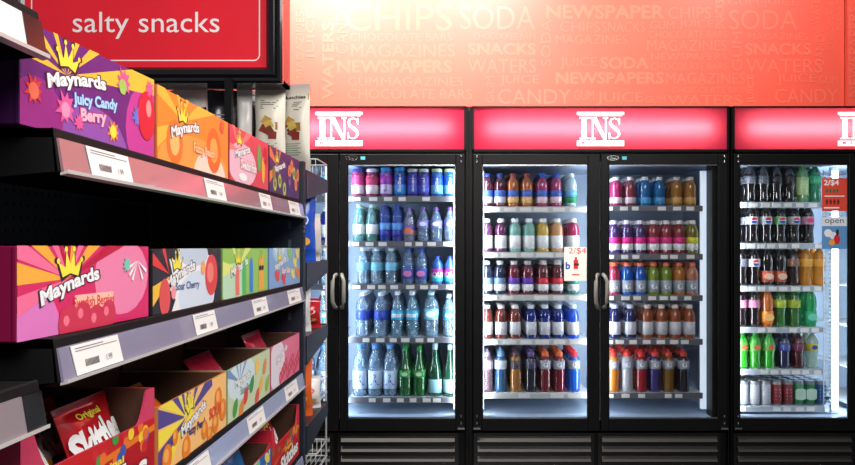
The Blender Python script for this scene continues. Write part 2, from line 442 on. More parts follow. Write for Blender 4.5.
        mb = MB(); mb.lathe([(.005, 0), (.005, .012)], CHROME, 8, (ex, CY-.006, pz(417, CY))); mb.build('hinge_pin', d)
        mb = MB(); mb.lathe([(.005, 0), (.005, .012)], CHROME, 8, (ex, CY-.006, pz(424, CY))); mb.build('hinge_pin', d)
        mb = MB(); mb.box(ex-.018, ex+.018, CY-.012, CY+.002, pz(429, CY), pz(427.4, CY), CHROME); mb.build('hinge', d)
        for q in (157.5, 162.5):
            mb = MB(); mb.lathe([(.005, 0), (.005, .012)], CHROME, 8, (ex, CY-.006, pz(q, CY))); mb.build('hinge_pin', d)
        # little maker badge
        if side == 1:
            mb = MB(); bx, bz = ga+.012, pz(158, CY)
            a2 = Art(mb, (bx-.02, CY-.0012, bz-.014), (1, 0, 0), (0, 0, 1), .2, .04)
            a2.disc(.032, .014, .032, CHROME, .013, 20); a2.disc(.032, .014, .029, BLACKG, .011, 20)
            a2.text('True', .032, .014, .012, CHROME, .01, center=True)
            a2.rect(.080, .005, .104, .022, col((70, 170, 185)))
            mb.build('badge', d)
        # shelves
        rows, lipm, skip = (shelves_l, shelves_r)[side]
        sa, sb = ((x0+.05, cx-.034), (cx+.034, x1-.05))[side]
        if skip: sa, sb = sa+skip[0], sb-skip[1]
        for y in rows:
            z = pz(y, CY+.13)
            mb = MB()
            mb.box(sa, sb, CY+.135, D1-.03, z+.008, z+.014, SHELFM)
            s = mb.build('shelf', t)
            mb = MB(); mb.box(sa, sb, CY+.126, CY+.134, z-.016, z+.016, lipm, .002); mb.build('shelf_lip', s)
            SH.append((s, sa, sb, z, lipm))
    # LED strips inside the front corners
    for X, ry, sx in ((x0+.058, -35, 1), (cx-.012, 35, 1), (cx+.012, -35, 1), (x1-.058, 35, 1)):
        area('cooler_led_light', (X+(.004 if ry < 0 else -.004), CY+.105, (ZGB+ZGT)/2), (PI/2, 0, math.radians(ry)), .02, ZGT-ZGB-.04, LEDW*(1.2 if cx < 0 else 1.), (.80, .91, 1.) if cx < 0 else (.88, .94, 1.))
    for X, ww in ((x0+.047, .02), (x1-.104, .036) if wide else (x1-.067, .02)):
        mb = MB(); mb.box(X, X+ww, D0+.102, D0+.125, ZGB+.02, ZGT-.02, LED); mb.build('led_strip', t)
    mb = MB(); mb.box(cx-.028, cx+.028, D0+.04, D0+.05, ZGB+.02, ZGT-.02, LED2 if bright else LED); mb.build('led_strip', t)
    if bright:
        X = px(834, CY+.14)
        mb = MB(); mb.box(X-.022, X+.022, CY+.132, CY+.15, ZGB+.0, ZGT-.0, INNER); mb.build('led_mount', t)
        mb = MB(); mb.box(X-.016, X+.016, CY+.126, CY+.1315, ZGB+.02, ZGT-.02, LED2); mb.build('led_strip', t)
        mb = MB()
        for q in range(60):
            z = ZGB+.03+q*(ZGT-ZGB-.06)/59; mb.tube([(X-.065, CY+.125, z), (X-.02, CY+.122, z)], .002, SHELFM, 5)
        for xx in (X-.064, X-.021): mb.tube([(xx, CY+.125, ZGB+.01), (xx, CY+.125, ZGT-.02)], .003, SHELFM, 6)
        mb.build('wire_guard', t)
        area('cooler_led_light', (X+.03, CY+.15, (ZGT+ZGB)/2), (PI/2, 0, math.radians(-30)), .02, 1.2, 3., (.86, .94, 1.))
    return t, cx
SH = []
HEADW, LEDW = 3.0, 3.5
U1 = (px(212, CY), px(466, CY)); U2 = (px(472, CY), px(729, CY)); U3 = (px(733, CY), px(990, CY))
R1 = [199, 244, 287, 340, 400]; R2L = [209.5, 255, 297.6, 342, 395.6]; R2R = [208.5, 256.8, 298, 341.8, 395.6]; R3 = [205, 246, 288.6, 330, 372, 409]
make_cooler(*U1, (R1, LIPD, None), (R1, LIPD, None), 'left black two-door drinks cooler mostly of bottled water, partly behind the snack shelves')
make_cooler(*U2, (R2L, LIP, None), (R2R, LIPD, (0, .05)), 'middle black two-door drinks cooler, both its glass doors fully in view', wide=True)
make_cooler(*U3, (R3, LIPB, (0, .10)), (R3, LIPB, None), 'right black two-door cooler of soft drinks, cut off by the right edge', True)

# price tags on shelf lips
for s, sa, sb, z, lipm in SH:
    if sa > px(850, CY) or sb < px(300, CY): continue
    x = max(sa+.02, px(304, CY)); rr = random.Random(int(sa*1000+z*977))
    mb = MB()
    st = .058 if lipm is not LIP else .08
    while x < sb-.05:
        w = rr.uniform(.036, .046) if lipm is not LIP else rr.uniform(.06, .09)
        if rr.random() < .86:
            m = PAPER
            mb = MB(); mb.box(x, x+w, CY+.1235, CY+.1255, z-.011, z+.010, m); mb.build('price_tag', s)
        x += w+rr.uniform(.012, .05 if lipm is LIPD else .03)

# ------------------------------------------------------------------ drinks
PROF = {
 'juice': ([(.86, 0), (1, .03), (1, .09), (.965, .11), (.965, .50), (1, .53), (1, .64), (.95, .71), (.82, .78), (.54, .845), (.47, .88)], (.56, .875, .985), (.985, .12, .49)),
 'water': ([(.84, 0), (.98, .03), (.93, .09), (.98, .13), (.93, .18), (.98, .22), (.93, .27), (.98, .31), (.96, .36), (.96, .60), (1, .63), (.97, .70), (.72, .81), (.42, .89), (.38, .92)], (.43, .915, .99), (.985, .38, .59)),
 'slim': ([(.86, 0), (1, .03), (1, .35), (.97, .55), (.86, .68), (.62, .80), (.40, .88), (.37, .92)], (.42, .915, 1.), (1.01, .2, .46)),
 'cola': ([(.78, 0), (.92, .03), (.95, .10), (.86, .22), (.82, .32), (.93, .43), (1, .50), (1, .68), (.90, .77), (.62, .86), (.40, .92), (.37, .94)], (.42, .935, 1.), (1.015, .49, .69)),
 'sport': ([(.86, 0), (1, .04), (.93, .09), (1, .14), (.93, .19), (1, .24), (.93, .29), (1, .34), (.93, .39), (1, .44), (.93, .49), (.9, .52), (1, .56), (1, .72), (.86, .79), (.62, .83)], (.60, .825, .93), (1.02, .54, .74)),
 'jar': ([(.9, 0), (1, .04), (1, .74), (.96, .80), (.86, .84), (.86, .87)], (.9, .865, .98), (1.012, .10, .72)),
 'glass': ([(.93, 0), (1, .02), (1, .36), (.94, .46), (.72, .58), (.5, .70), (.38, .82), (.34, .95)], (.38, .90, 1.), (1.012, .07, .33)),
 'square': ([(.9, 0), (1, .03), (1, .62), (.9, .70), (.5, .82), (.42, .86)], (.5, .855, .98), (1.01, .12, .5)),
 'can': ([(.8, 0), (1, .05), (1, .88), (.84, .95), (.86, 1.)], None, (1.008, .07, .86)),
}
def make_drink(kind, h, r, body, cap, label, mark=None, band=None, alpha=1., lrange=None):
    prof, cp, lb = PROF[kind]
    if lrange: lb = (lb[0], *lrange)
    t = bpy.data.objects.new({'can': 'drink_can'}.get(kind, 'drink_bottle'), None); C.objects.link(t); t.empty_display_size = .02
    seg = 4 if kind == 'square' else 18
    mb = MB(); mb.lathe([(a*r, b*h) for a, b in prof], plastic(body, alpha), 20 if seg != 4 else 16)
    if kind == 'can': mb.lathe([(.55*r, h*1.0), (.5*r, h*1.003)], CHROME, 10)
    b = mb.build('body', t)
    if cp:
        mb = MB(); a, z0, z1 = cp
        if kind == 'sport': mb.lathe([(a*r, z0*h), (a*r*1.05, z1*h*.98), (a*r*.95, z1*h), (a*r*.5, z1*h*1.01), (a*r*.42, h*.985), (a*r*.3, h)], col(cap, .35), 14)
        else: mb.lathe([(a*r, z0*h), (a*r, z1*h-.003), (a*r*.9, z1*h)], col(cap, .35), 14)
        mb.build('cap', t)
    if label:
        mb = MB(); a, z0, z1 = lb; rl = a*r
        n = 20; vs = []; z0 *= h; z1 *= h
        cols = [label] if not band else [label, band]
        for q, cc in enumerate(cols):
            za = z0+(z1-z0)*q/len(cols); zb = z0+(z1-z0)*(q+1)/len(cols)
            mb.lathe([(rl-.0015, za), (rl, za+.0005), (rl, zb-.0005), (rl-.0015, zb)], col(cc, .45), 20)
        if mark:
            wr = lambda x, y: (rl*math.cos((x-rl)/rl)-rl)
            ar = Art(mb, (-rl, -rl-.0008, z0), (1, 0, 0), (0, 0, 1), 2*rl, z1-z0, None)
            hh = z1-z0
            # wrap: printing follows the curve of the label
            def P(x, y, ar=ar): 
                th = (x-rl)/rl; e = rl+.0006+.00003*ar.k
                return Vector((e*math.sin(th), -e*math.cos(th), z0+y))
            if mark[0] not in ('disc', 'oval'): ar.P = P
            k = mark[0]
            if k == 'disc':
                ar.disc(rl, hh*.5, hh*.44, WHITE); 
                ar.poly([(rl+hh*.4*math.cos(a), hh*.53+hh*.36*math.sin(a)) for a in [i*PI/10 for i in range(11)]], col((200, 30, 50)))
                ar.poly([(rl+hh*.4*math.cos(a), hh*.45-hh*.36*math.sin(a)) for a in [i*PI/10 for i in range(11)]], col((30, 70, 170)))
            elif k == 'oval':
                ar.disc(rl, hh*.5, hh*.42, col(mark[1]), hh*.3)
            elif k == 'text':
                ar.text(mark[1], rl, hh*.5, min(hh*.6, mark[3] if len(mark) > 3 else hh*.5), col(mark[2]), .03, center=True)
            elif k == 'lines':
                for i in range(4): ar.rect(rl*.5, hh*(.2+.17*i), rl*(1.5-.2*(i % 2)), hh*(.26+.17*i), col(mark[1]))
            elif k == 'vtext':
                ar.text(mark[1], rl, hh*.5, rl*.5, col(mark[2]), .02, w=hh*.8, rot=PI/2, center=True)
        mb.build('label', t)
    return t

W1 = (238, 240, 244); 
# short-hands: key -> (kind, height, radius, body, cap, label, mark, band, alpha, label range, words)
K = {
 'pk': ('jar', .158, .034, (196, 60, 120), (50, 60, 160), (222, 214, 232), ('lines', (190, 60, 120)), (206, 60, 130), .95, None, 'pink and white wide bottle with blue cap'),
 'mg': ('jar', .158, .034, (180, 50, 110), W1, (228, 214, 228), ('lines', (150, 60, 110)), (200, 66, 110), .95, None, 'magenta and white wide bottle with white cap'),
 'pw': ('jar', .165, .034, (150, 90, 190), (40, 150, 220), (216, 205, 238), ('vtext', 'SoBe', (90, 50, 160)), (176, 60, 180), .95, None, 'purple drink bottle with sky-blue cap'),
 'bl': ('jar', .165, .034, (40, 110, 200), (40, 150, 220), (60, 140, 220), ('vtext', 'SoBe', W1), (40, 70, 170), .95, None, 'blue drink bottle with sky-blue cap'),
 'bp': ('jar', .158, .034, (70, 60, 160), (214, 214, 190), (60, 70, 180), ('vtext', 'acai', (200, 205, 240)), (70, 50, 160), .95, None, 'indigo drink bottle with cream cap'),
 'sk': ('jar', .158, .034, (30, 120, 210), (210, 214, 150), (110, 180, 232), ('vtext', 'SoBe', W1), (30, 90, 200), .95, None, 'sky-blue drink bottle with pale yellow cap'),
 'tc': ('slim', .205, .032, (150, 205, 200), (190, 225, 220), (240, 246, 248), ('lines', (170, 190, 190)), None, .55, None, 'clear teal-tinted bottle with square white label'),
 'nb': ('water', .205, .033, (70, 100, 190), (40, 60, 150), (40, 50, 160), ('lines', (150, 180, 230)), (90, 150, 220), .75, (.12, .5), 'blue bottle with a dark blue label'),
 'or': ('slim', .19, .034, (190, 190, 215), (110, 60, 150), (200, 130, 140), ('oval', (230, 120, 60)), (100, 80, 180), .6, None, 'clear bottle with orange fruit on its label and purple cap'),
 'pc': ('slim', .19, .034, (176, 190, 220), (110, 70, 160), (120, 120, 190), ('oval', (220, 225, 245)), None, .5, (.4, .62), 'clear flavoured water bottle with purple cap'),
 'wt': ('water', .20, .034, (196, 216, 234), (226, 236, 244), (120, 195, 230), ('lines', (30, 90, 180)), None, .45, None, 'clear water bottle with pale blue label and white cap'),
 'fj': ('square', .205, .033, (160, 180, 215), (30, 60, 140), (60, 80, 170), ('oval', (220, 120, 180)), None, .55, (.15, .42), 'square clear water bottle with a pink flower label'),
 'sb': ('water', .155, .032, (60, 120, 210), (40, 60, 190), (40, 190, 210), ('text', 'AQUA', W1), (190, 40, 150), .85, (.1, .55), 'short blue bottle with cyan and magenta label'),
 'lw': ('water', .245, .041, (196, 214, 236), (235, 240, 248), (40, 70, 180), ('lines', (200, 220, 245)), None, .45, None, 'large clear water bottle with royal blue label'),
 'sw': ('slim', .25, .034, (180, 214, 232), (240, 245, 250), (60, 180, 225), ('text', 'smart', W1), None, .5, (.38, .58), 'tall slim water bottle with cyan label and white cap'),
 'gw': ('water', .25, .041, (190, 214, 232), (200, 232, 245), (140, 214, 235), ('oval', (235, 245, 250)), None, .45, (.38, .62), 'large water bottle with a light cyan label'),
 'gx': ('water', .235, .034, (190, 214, 232), (210, 232, 245), (60, 180, 230), ('oval', (200, 225, 240)), None, .45, (.4, .6), 'clear water bottle with a bright cyan label'),
 'ab': ('slim', .285, .040, (190, 212, 238), (90, 150, 220), (190, 212, 238), ('text', 'A', (20, 50, 190), .09), None, .5, (.15, .5), 'tall clear water bottle with a big blue letter'),
 'gg': ('glass', .275, .038, (24, 110, 48), (30, 130, 60), (30, 130, 60), ('oval', (190, 220, 170)), None, .85, (.38, .52), 'green glass sparkling water bottle with oval label'),
 'sp': ('glass', .285, .037, (20, 84, 56), (170, 205, 225), (150, 200, 214), ('lines', (240, 245, 250)), None, .88, None, 'green glass bottle with pale blue label and cap'),
}
def jv(key, body, lab, cap, words, band=None, mark=None, kind='juice', h=.19, r=.0335, alpha=.93, lr=None):
    K[key] = (kind, h, r, body, cap, lab, mark or ('lines', (66, 72, 104)), band, alpha, lr, words)
bw = (60, 100, 190); gy = (205, 206, 214)
jv('m1', (92, 30, 50), gy, (40, 60, 130), 'maroon juice bottle with blue and white label', bw)
jv('o1', (206, 110, 50), (235, 190, 120), (150, 60, 60), 'orange juice bottle with blue and cream label', bw)
jv('p1', (190, 60, 120), (240, 205, 220), (40, 90, 190), 'pink juice bottle with blue and white label', bw)
jv('g1', (190, 215, 225), (20, 140, 90), (210, 220, 230), 'pale bottle with blue label over a green base', (100, 170, 220))
jv('v2', (120, 60, 110), W1, W1, 'plum vitamin drink bottle with white label', alpha=.95)
jv('t2', (150, 210, 200), W1, W1, 'pale mint vitamin drink bottle with white label')
jv('y2', (236, 200, 90), W1, W1, 'yellow vitamin drink bottle with white label')
jv('q2', (236, 178, 120), W1, W1, 'peach vitamin drink bottle with white label')
jv('r2', (186, 40, 100), W1, W1, 'crimson vitamin drink bottle with white label')
jv('d3', (40, 50, 84), W1, (200, 200, 210), 'dark navy vitamin drink bottle with white label', (110, 140, 170))
jv('v3', (130, 40, 60), W1, (205, 200, 205), 'wine-red vitamin drink bottle with violet-topped label', (96, 50, 170))
jv('r3', (120, 50, 60), W1, (220, 205, 205), 'dark red vitamin drink bottle with red-topped label', (210, 40, 60))
jv('t3', (60, 150, 140), W1, (220, 225, 230), 'teal vitamin drink bottle with white label', (30, 140, 120))
jv('b4', (140, 60, 50), gy, (226, 220, 220), 'rust-red vitamin drink bottle with grey label')
jv('n4', (20, 50, 150), gy, (214, 220, 228), 'dark blue vitamin drink bottle with grey label')
jv('s4', (20, 90, 220), gy, (214, 226, 240), 'bright blue vitamin drink bottle with grey label')
jv('c5', (160, 110, 125), (190, 180, 190), (130, 120, 140), 'faded pink drink bottle with thin white label', kind='sport', h=.235, alpha=.7)
jv('u5', (60, 110, 160), (190, 205, 220), (110, 150, 190), 'steel blue drink bottle with thin white label', kind='sport', h=.235, alpha=.85)
jv('a5', (184, 120, 50), (60, 50, 60), (80, 50, 60), 'amber drink bottle with a dark label', kind='sport', h=.235, mark=('lines', W1))
jv('k5', (24, 28, 56), (60, 60, 90), (90, 70, 130), 'near-black drink bottle with purple cap', kind='sport', h=.235, mark=('lines', W1))
G = ('text', 'G', W1, .034)
def gat(key, body, cap, words, h=.235): jv(key, body, (150, 155, 168), cap, words, kind='sport', h=h, mark=G)
gat('x1', (130, 20, 44), (232, 110, 60), 'dark red sports drink bottle with orange sport cap')
gat('x2', (20, 110, 220), (225, 50, 60), 'bright blue sports drink bottle with red sport cap')
gat('x3', (230, 140, 50), (220, 60, 50), 'orange sports drink bottle with red sport cap')
gat('x4', (205, 205, 215), (220, 60, 50), 'cloudy white sports drink bottle with red sport cap')
gat('x5', (176, 24, 40), (220, 50, 45), 'scarlet sports drink bottle with red sport cap')
gat('x6', (60, 50, 130), (220, 60, 50), 'purple sports drink bottle with red sport cap')
gat('x7', (150, 106, 40), (210, 60, 45), 'brownish gold sports drink bottle with red sport cap')
gat('x8', (26, 28, 48), (200, 60, 45), 'black-blue sports drink bottle with red sport cap')
gl = (.08, .45)
for k, b, w in (('h1', (186, 50, 90), 'cherry'), ('h2', (10, 100, 210), 'blue'), ('h3', (140, 165, 50), 'lime green'), ('h4', (214, 130, 40), 'orange'), ('h5', (214, 140, 110), 'peach')):
    jv(k, b, (150, 158, 172), (236, 110, 70), w+' sports drink bottle with a grey G label', mark=G, h=.182, lr=gl)
jv('e1', (196, 50, 120), (225, 200, 215), W1, 'magenta drink bottle with white cap, unlabelled sides', h=.165, alpha=.9, lr=(.08, .3))
jv('e2', (150, 60, 80), (210, 190, 200), (230, 220, 225), 'dull red drink bottle with white cap', h=.165, lr=(.08, .3))
jv('e3', (30, 120, 190), (70, 150, 205), W1, 'blue drink bottle with white cap', h=.165, lr=(.08, .3))
jv('e4', (190, 130, 50), (210, 160, 90), (220, 215, 205), 'golden drink bottle with pale cap', h=.165, lr=(.08, .3))
jv('f1', (90, 60, 130), W1, (220, 210, 225), 'violet drink bottle with magenta-topped label', (232, 30, 140))
jv('f2', (170, 60, 70), W1, (225, 215, 220), 'red drink bottle with pink-topped label', (235, 50, 140))
jv('f3', (150, 140, 50), W1, (225, 220, 215), 'olive drink bottle with yellow-topped label', (225, 220, 50))
jv('i1', (36, 40, 104), gy, (205, 205, 225), 'navy vitamin drink bottle with grey label')
jv('i2', (180, 90, 40), gy, (225, 215, 210), 'copper-orange vitamin drink bottle with grey label')
ck = (26, 14, 16)
def soda(key, body, lab, cap, words, mark=None, alpha=.97, lr=None, h=.215):
    jv(key, body, lab, cap, words, kind='cola', h=h, r=.0335, mark=mark or ('lines', W1), alpha=alpha, lr=lr)
soda('j1', ck, (90, 92, 104), (50, 50, 60), 'dark cola bottle with grey label')
soda('j2', ck, (36, 30, 36), (40, 40, 48), 'dark cola bottle with black label', ('lines', (140, 140, 150)))
soda('j3', (130, 190, 120), (190, 214, 150), (70, 160, 90), 'pale green soda bottle with yellow-green label', lr=(.2, .66))
soda('j4', (30, 150, 100), (60, 180, 130), (200, 220, 220), 'emerald soda bottle with green label')
soda('j5', ck, (190, 192, 200), (60, 60, 70), 'cola bottle with silver label and red-blue disc', ('disc',))
soda('j6', ck, (120, 180, 120), (30, 60, 50), 'cola bottle with green label', ('disc',))
soda('j7', ck, (196, 150, 176), (60, 50, 70), 'cola bottle with pinkish silver label', ('oval', (220, 60, 120)))
soda('l1', ck, (200, 90, 60), (60, 40, 40), 'cola bottle with low orange-red label', ('oval', (235, 200, 180)), lr=(.1, .38))
soda('l2', (46, 26, 30), (150, 110, 90), (70, 50, 56), 'root beer bottle with brown label')
soda('l3', (240, 165, 50), (246, 176, 66), (200, 120, 110), 'orange soda bottle filled with light orange drink', ('lines', (220, 90, 50)))
soda('n1', (30, 14, 20), (214, 130, 170), (90, 40, 60), 'dark soda bottle with pink label')
soda('n2', (226, 120, 40), (246, 140, 40), (170, 70, 50), 'bright orange soda bottle', ('oval', (250, 200, 120)), lr=(.1, .4))
soda('n3', (60, 130, 50), (176, 190, 60), (30, 110, 60), 'green soda bottle with yellow-green label', ('lines', (60, 110, 40)))
soda('n9', (30, 190, 110), (40, 180, 120), (20, 130, 80), 'vivid green soda bottle', ('oval', (120, 220, 190)), lr=(.1, .4))
soda('q5', (60, 190, 50), (90, 150, 60), (20, 110, 50), 'lime green soda bottle with olive label', ('oval', (200, 90, 60)), h=.20)
soda('q6', (30, 40, 90), (70, 80, 150), (40, 50, 100), 'navy soda bottle with blue label', h=.20)
soda('q7', (90, 24, 36), (120, 50, 80), (60, 30, 40), 'dark red soda bottle with purple label', h=.20)
soda('q8', (196, 226, 214), (214, 190, 70), (180, 200, 200), 'pale milky soda bottle with yellow and blue label', ('oval', (40, 90, 170)), h=.20)
def can(key, lab, mk, words): K[key] = ('can', .135, .028, (170, 175, 180), None, lab, mk, None, 1., None, words)
can('z1', (176, 180, 190), ('lines', (110, 110, 130)), 'silver drink can'); can('z2', (120, 24, 34), ('lines', (220, 200, 200)), 'dark red drink can')
can('z3', (30, 130, 76), ('oval', (190, 220, 200)), 'green drink can'); can('z4', (30, 90, 150), ('lines', (200, 220, 240)), 'blue drink can')
can('z5', (120, 190, 200), ('lines', W1), 'pale blue drink can')

ROWS = [   # door, shelf row, [(photo column, key)]
 ('left cooler right door', R1, [
  [(358, 'pk'), (372, 'mg'), (386, 'pw'), (400, 'bl'), (413, 'bp'), (424, 'bp'), (437, 'sk'), (450, 'sk')],
  [(359, 'tc'), (372, 'tc'), (385, 'nb'), (397, 'nb'), (409, 'or'), (423, 'pc'), (436, 'pc'), (450, 'pc')],
  [(363, 'wt'), (377, 'wt'), (391, 'wt'), (408, 'fj'), (421, 'fj'), (437, 'sb'), (450, 'sb')],
  [(363, 'lw'), (381, 'lw'), (397, 'sw'), (412, 'sw'), (431, 'gw'), (449, 'gx')],
  [(360, 'ab'), (375, 'ab'), (390, 'ab'), (405, 'gg'), (419, 'gg'), (435, 'sp'), (450, 'sp')]]),
 ('middle cooler left door', R2L, [
  [(487, 'm1'), (500, 'm1'), (513, 'o1'), (527, 'o1'), (542, 'p1'), (556, 'p1'), (571, 'g1')],
  [(487, 'v2'), (501, 'v2'), (515, 't2'), (529, 't2'), (543, 'y2'), (557, 'q2'), (573, 'r2')],
  [(487, 'd3'), (500, 'd3'), (514, 'v3'), (528, 'v3'), (543, 'r3'), (557, 'r3'), (573, 't3')],
  [(487, 'b4'), (501, 'b4'), (515, 'b4'), (531, 'n4'), (545, 'n4'), (558, 'n4'), (573, 's4')],
  [(487, 'c5'), (501, 'u5'), (516, 'a5'), (531, 'k5'), (545, 'x1'), (559, 'x1'), (574, 'x2')]]),
 ('middle cooler right door', R2R, [
  [(616, 'e1'), (630, 'e2'), (645, 'e3'), (659, 'e3'), (676, 'e4'), (690, 'e4')],
  [(614, 'f1'), (627, 'f1'), (640, 'f1'), (653, 'f2'), (666, 'f2'), (679, 'f2'), (692, 'f3')],
  [(614, 'h1'), (627, 'h2'), (640, 'h2'), (653, 'h3'), (666, 'h3'), (679, 'h4'), (692, 'h5')],
  [(615, 'i1'), (630, 'i1'), (647, 'i2'), (661, 'i2'), (675, 'i2'), (689, 'i2')],
  [(613, 'x3'), (627, 'x4'), (641, 'x5'), (655, 'x6'), (668, 'x7'), (683, 'x8')]]),
 ('right cooler left door', R3, [
  [(750, 'j1'), (763, 'j1'), (776, 'j2'), (789, 'j2'), (802, 'j3'), (815, 'j4')],
  [(752, 'j5'), (766, 'j5'), (780, 'j6'), (794, 'j5'), (808, 'j7')],
  [(741, 'j1'), (754, 'j5'), (767, 'l1'), (780, 'l1'), (793, 'l2'), (806, 'l3'), (819, 'l3')],
  [(741, 'n1'), (754, 'n1'), (767, 'n2'), (780, 'n3'), (794, 'n3'), (810, 'n9')],
  [(742, 'q5'), (755, 'q5'), (769, 'q5'), (784, 'q6'), (798, 'q7'), (812, 'q8')],
  [(743, 'z1'), (754, 'z1'), (765, 'z1'), (776, 'z2'), (787, 'z2'), (798, 'z3'), (809, 'z3'), (820, 'z4')]]),
 ('left cooler left door', R1, [
  [(312, 'wt'), (325, 'wt')], [(312, 'tc'), (325, 'n4')], [(312, 'tc'), (325, 'wt')], [(308, 'sw'), (322, 'sw')], [(308, 'ab'), (323, 'ab')]]),
]
ORD = ['first', 'second', 'third', 'fourth', 'fifth', 'sixth', 'seventh', 'eighth']
PROTO = {}
YF = CY+.182
for door, zs, rows in ROWS:
    nr = len(rows)
    snames = ['top shelf', 'second shelf down', 'third shelf down', 'fourth shelf down', 'fifth shelf down', 'bottom shelf']
    if nr == 5: snames = ['top shelf', 'second shelf down', 'middle shelf', 'fourth shelf down', 'bottom shelf']
    for ri, row in enumerate(rows):
        z = pz(zs[ri], CY+.13)+.0142
        for ci, (x, key) in enumerate(row):
            k = K[key]
            for back in (0, 1):
                if back and door == 'left cooler left door': continue
                if key not in PROTO: t = PROTO[key] = make_drink(*k[:10])
                else: t = dup(PROTO[key])
                r = k[2]
                t.location = (px(x, YF)+random.uniform(-.001, .001), YF+back*(2*r+.012)+ (r-.034), z)
                t.rotation_euler = (0, 0, 0)
                short = k[10].split(' with ')[0]
                if back: lab = '%s in the row behind, %s from left, %s, %s' % (short, ORD[ci], snames[ri], door)
                else: lab = '%s, %s from left, %s, %s' % (k[10], ORD[ci], snames[ri], door)
                if len(lab.split()) > 16:
                    lab = '%s, front row, %s from left, %s, %s' % (short, ORD[ci], snames[ri], door)
                if len(lab.split()) > 16:
                    lab = '%s, row behind, %s from left, %s, %s' % (short, ORD[ci], snames[ri].replace(' down', ''), door)
                tag(t, lab, 'can' if k[0] == 'can' else 'bottle', 'drinks on the %s of the %s' % (snames[ri], door))

# bottles of the third and fourth rows, mostly hidden: one stuff object
mb = MB()
for door, zs, rows in ROWS:
    if door == 'left cooler left door': continue
    for ri, row in enumerate(rows):
        z = pz(zs[ri], CY+.13)+.0142
        for x, key in row:
            r = K[key][2]
            for q in (2, 3, 4):
                ox, oy = px(x, YF), YF+q*(2*r+.012)+(r-.034)
                for part in PROTO[key].children:
                    me = part.data; base = len(mb.v)
                    mb.v += [(v.co.x+ox, v.co.y+oy, v.co.z+z) for v in me.vertices]
                    idx = [mb.mi(m) for m in me.materials]
                    for p in me.polygons:
                        mb.f.append(tuple(base+i for i in p.vertices)); mb.m.append(idx[p.material_index]); mb.sm.append(p.use_smooth)
st = mb.build('drink_bottles', None, (px(590, YF), 4.7, H-.9)); tag(st, 'further rows of drinks deep on the cooler shelves behind the first two rows', 'bottles', None, 'stuff')

# posters on the glass
def poster(x0, y0, x1, y1, label, fn):
    X0, X1, Z0, Z1 = px(x0, CY), px(x1, CY), pz(y1, CY), pz(y0, CY)
    mb = MB(); mb.box(X0, X1, CY+.0125, CY+.0137, Z0, Z1, WHITE)
    a = Art(mb, (X0, CY+.0125, Z0), (1, 0, 0), (0, 0, 1), X1-X0, Z1-Z0)
    fn(a, X1-X0, Z1-Z0)
    o = mb.build('price_poster', None, ((X0+X1)/2, CY+.0125, Z0)); tag(o, label, 'poster')
RED = col((214, 40, 36)); 
def p1(a, W, Hh):
    a.rect(0, 0, W, Hh, col((238, 236, 226))); a.text('2/$4', W*.2, Hh*.78, Hh*.2, RED, .0, w=W*.78)
    a.rect(W*.42, Hh*.35, W*.62, Hh*.62, RED); a.rect(W*.47, Hh*.62, W*.57, Hh*.7, RED); a.rect(W*.44, Hh*.45, W*.66, Hh*.52, col((40, 30, 40)))
    a.text('b', W*.06, Hh*.34, Hh*.22, col((40, 80, 170)), .04); a.rect(W*.35, Hh*.16, W*.68, Hh*.2, RED)
poster(564.5, 247, 587, 281, 'white price poster with red 2/$4 on middle cooler left glass door', p1)
def p2(a, W, Hh):
    a.rect(0, 0, W, Hh, col((222, 70, 52))); a.text('2/$4', W*.08, Hh*.76, Hh*.19, WHITE, .02, w=W*.6)
    a.rect(W*.1, Hh*.44, W*.9, Hh*.47, WHITE)
    for i in range(4):
        a.disc(W*(.2+.14*i), Hh*.62, W*.05, col((60, 110, 60)), W*.09); a.disc(W*(.2+.15*i), Hh*.28, W*.055, col((110, 40, 30)), W*.11)
    a.rect(W*.08, Hh*.08, W*.7, Hh*.12, WHITE)
poster(823, 178, 848, 211, 'red price poster with white 2/$4 on the right cooler glass', p2)
def p3(a, W, Hh):
    a.rect(0, 0, W, Hh, col((96, 150, 205))); a.rect(0, Hh*.72, W, Hh, col((225, 232, 240)))
    a.text('open', W*.12, Hh*.76, Hh*.17, col((30, 40, 60)), .0, w=W*.75)
    a.disc(W*.25, Hh*.5, W*.16, WHITE); a.disc(W*.45, Hh*.42, W*.15, col((225, 235, 245))); a.disc(W*.6, Hh*.3, W*.13, col((210, 40, 40)), W*.2); a.disc(W*.62, Hh*.52, W*.06, col((60, 30, 30)), W*.14)
    a.disc(W*.4, Hh*.2, W*.12, col((235, 160, 60)))
poster(823, 217, 848, 249, 'blue and white picture poster below the red one on right cooler', p3)

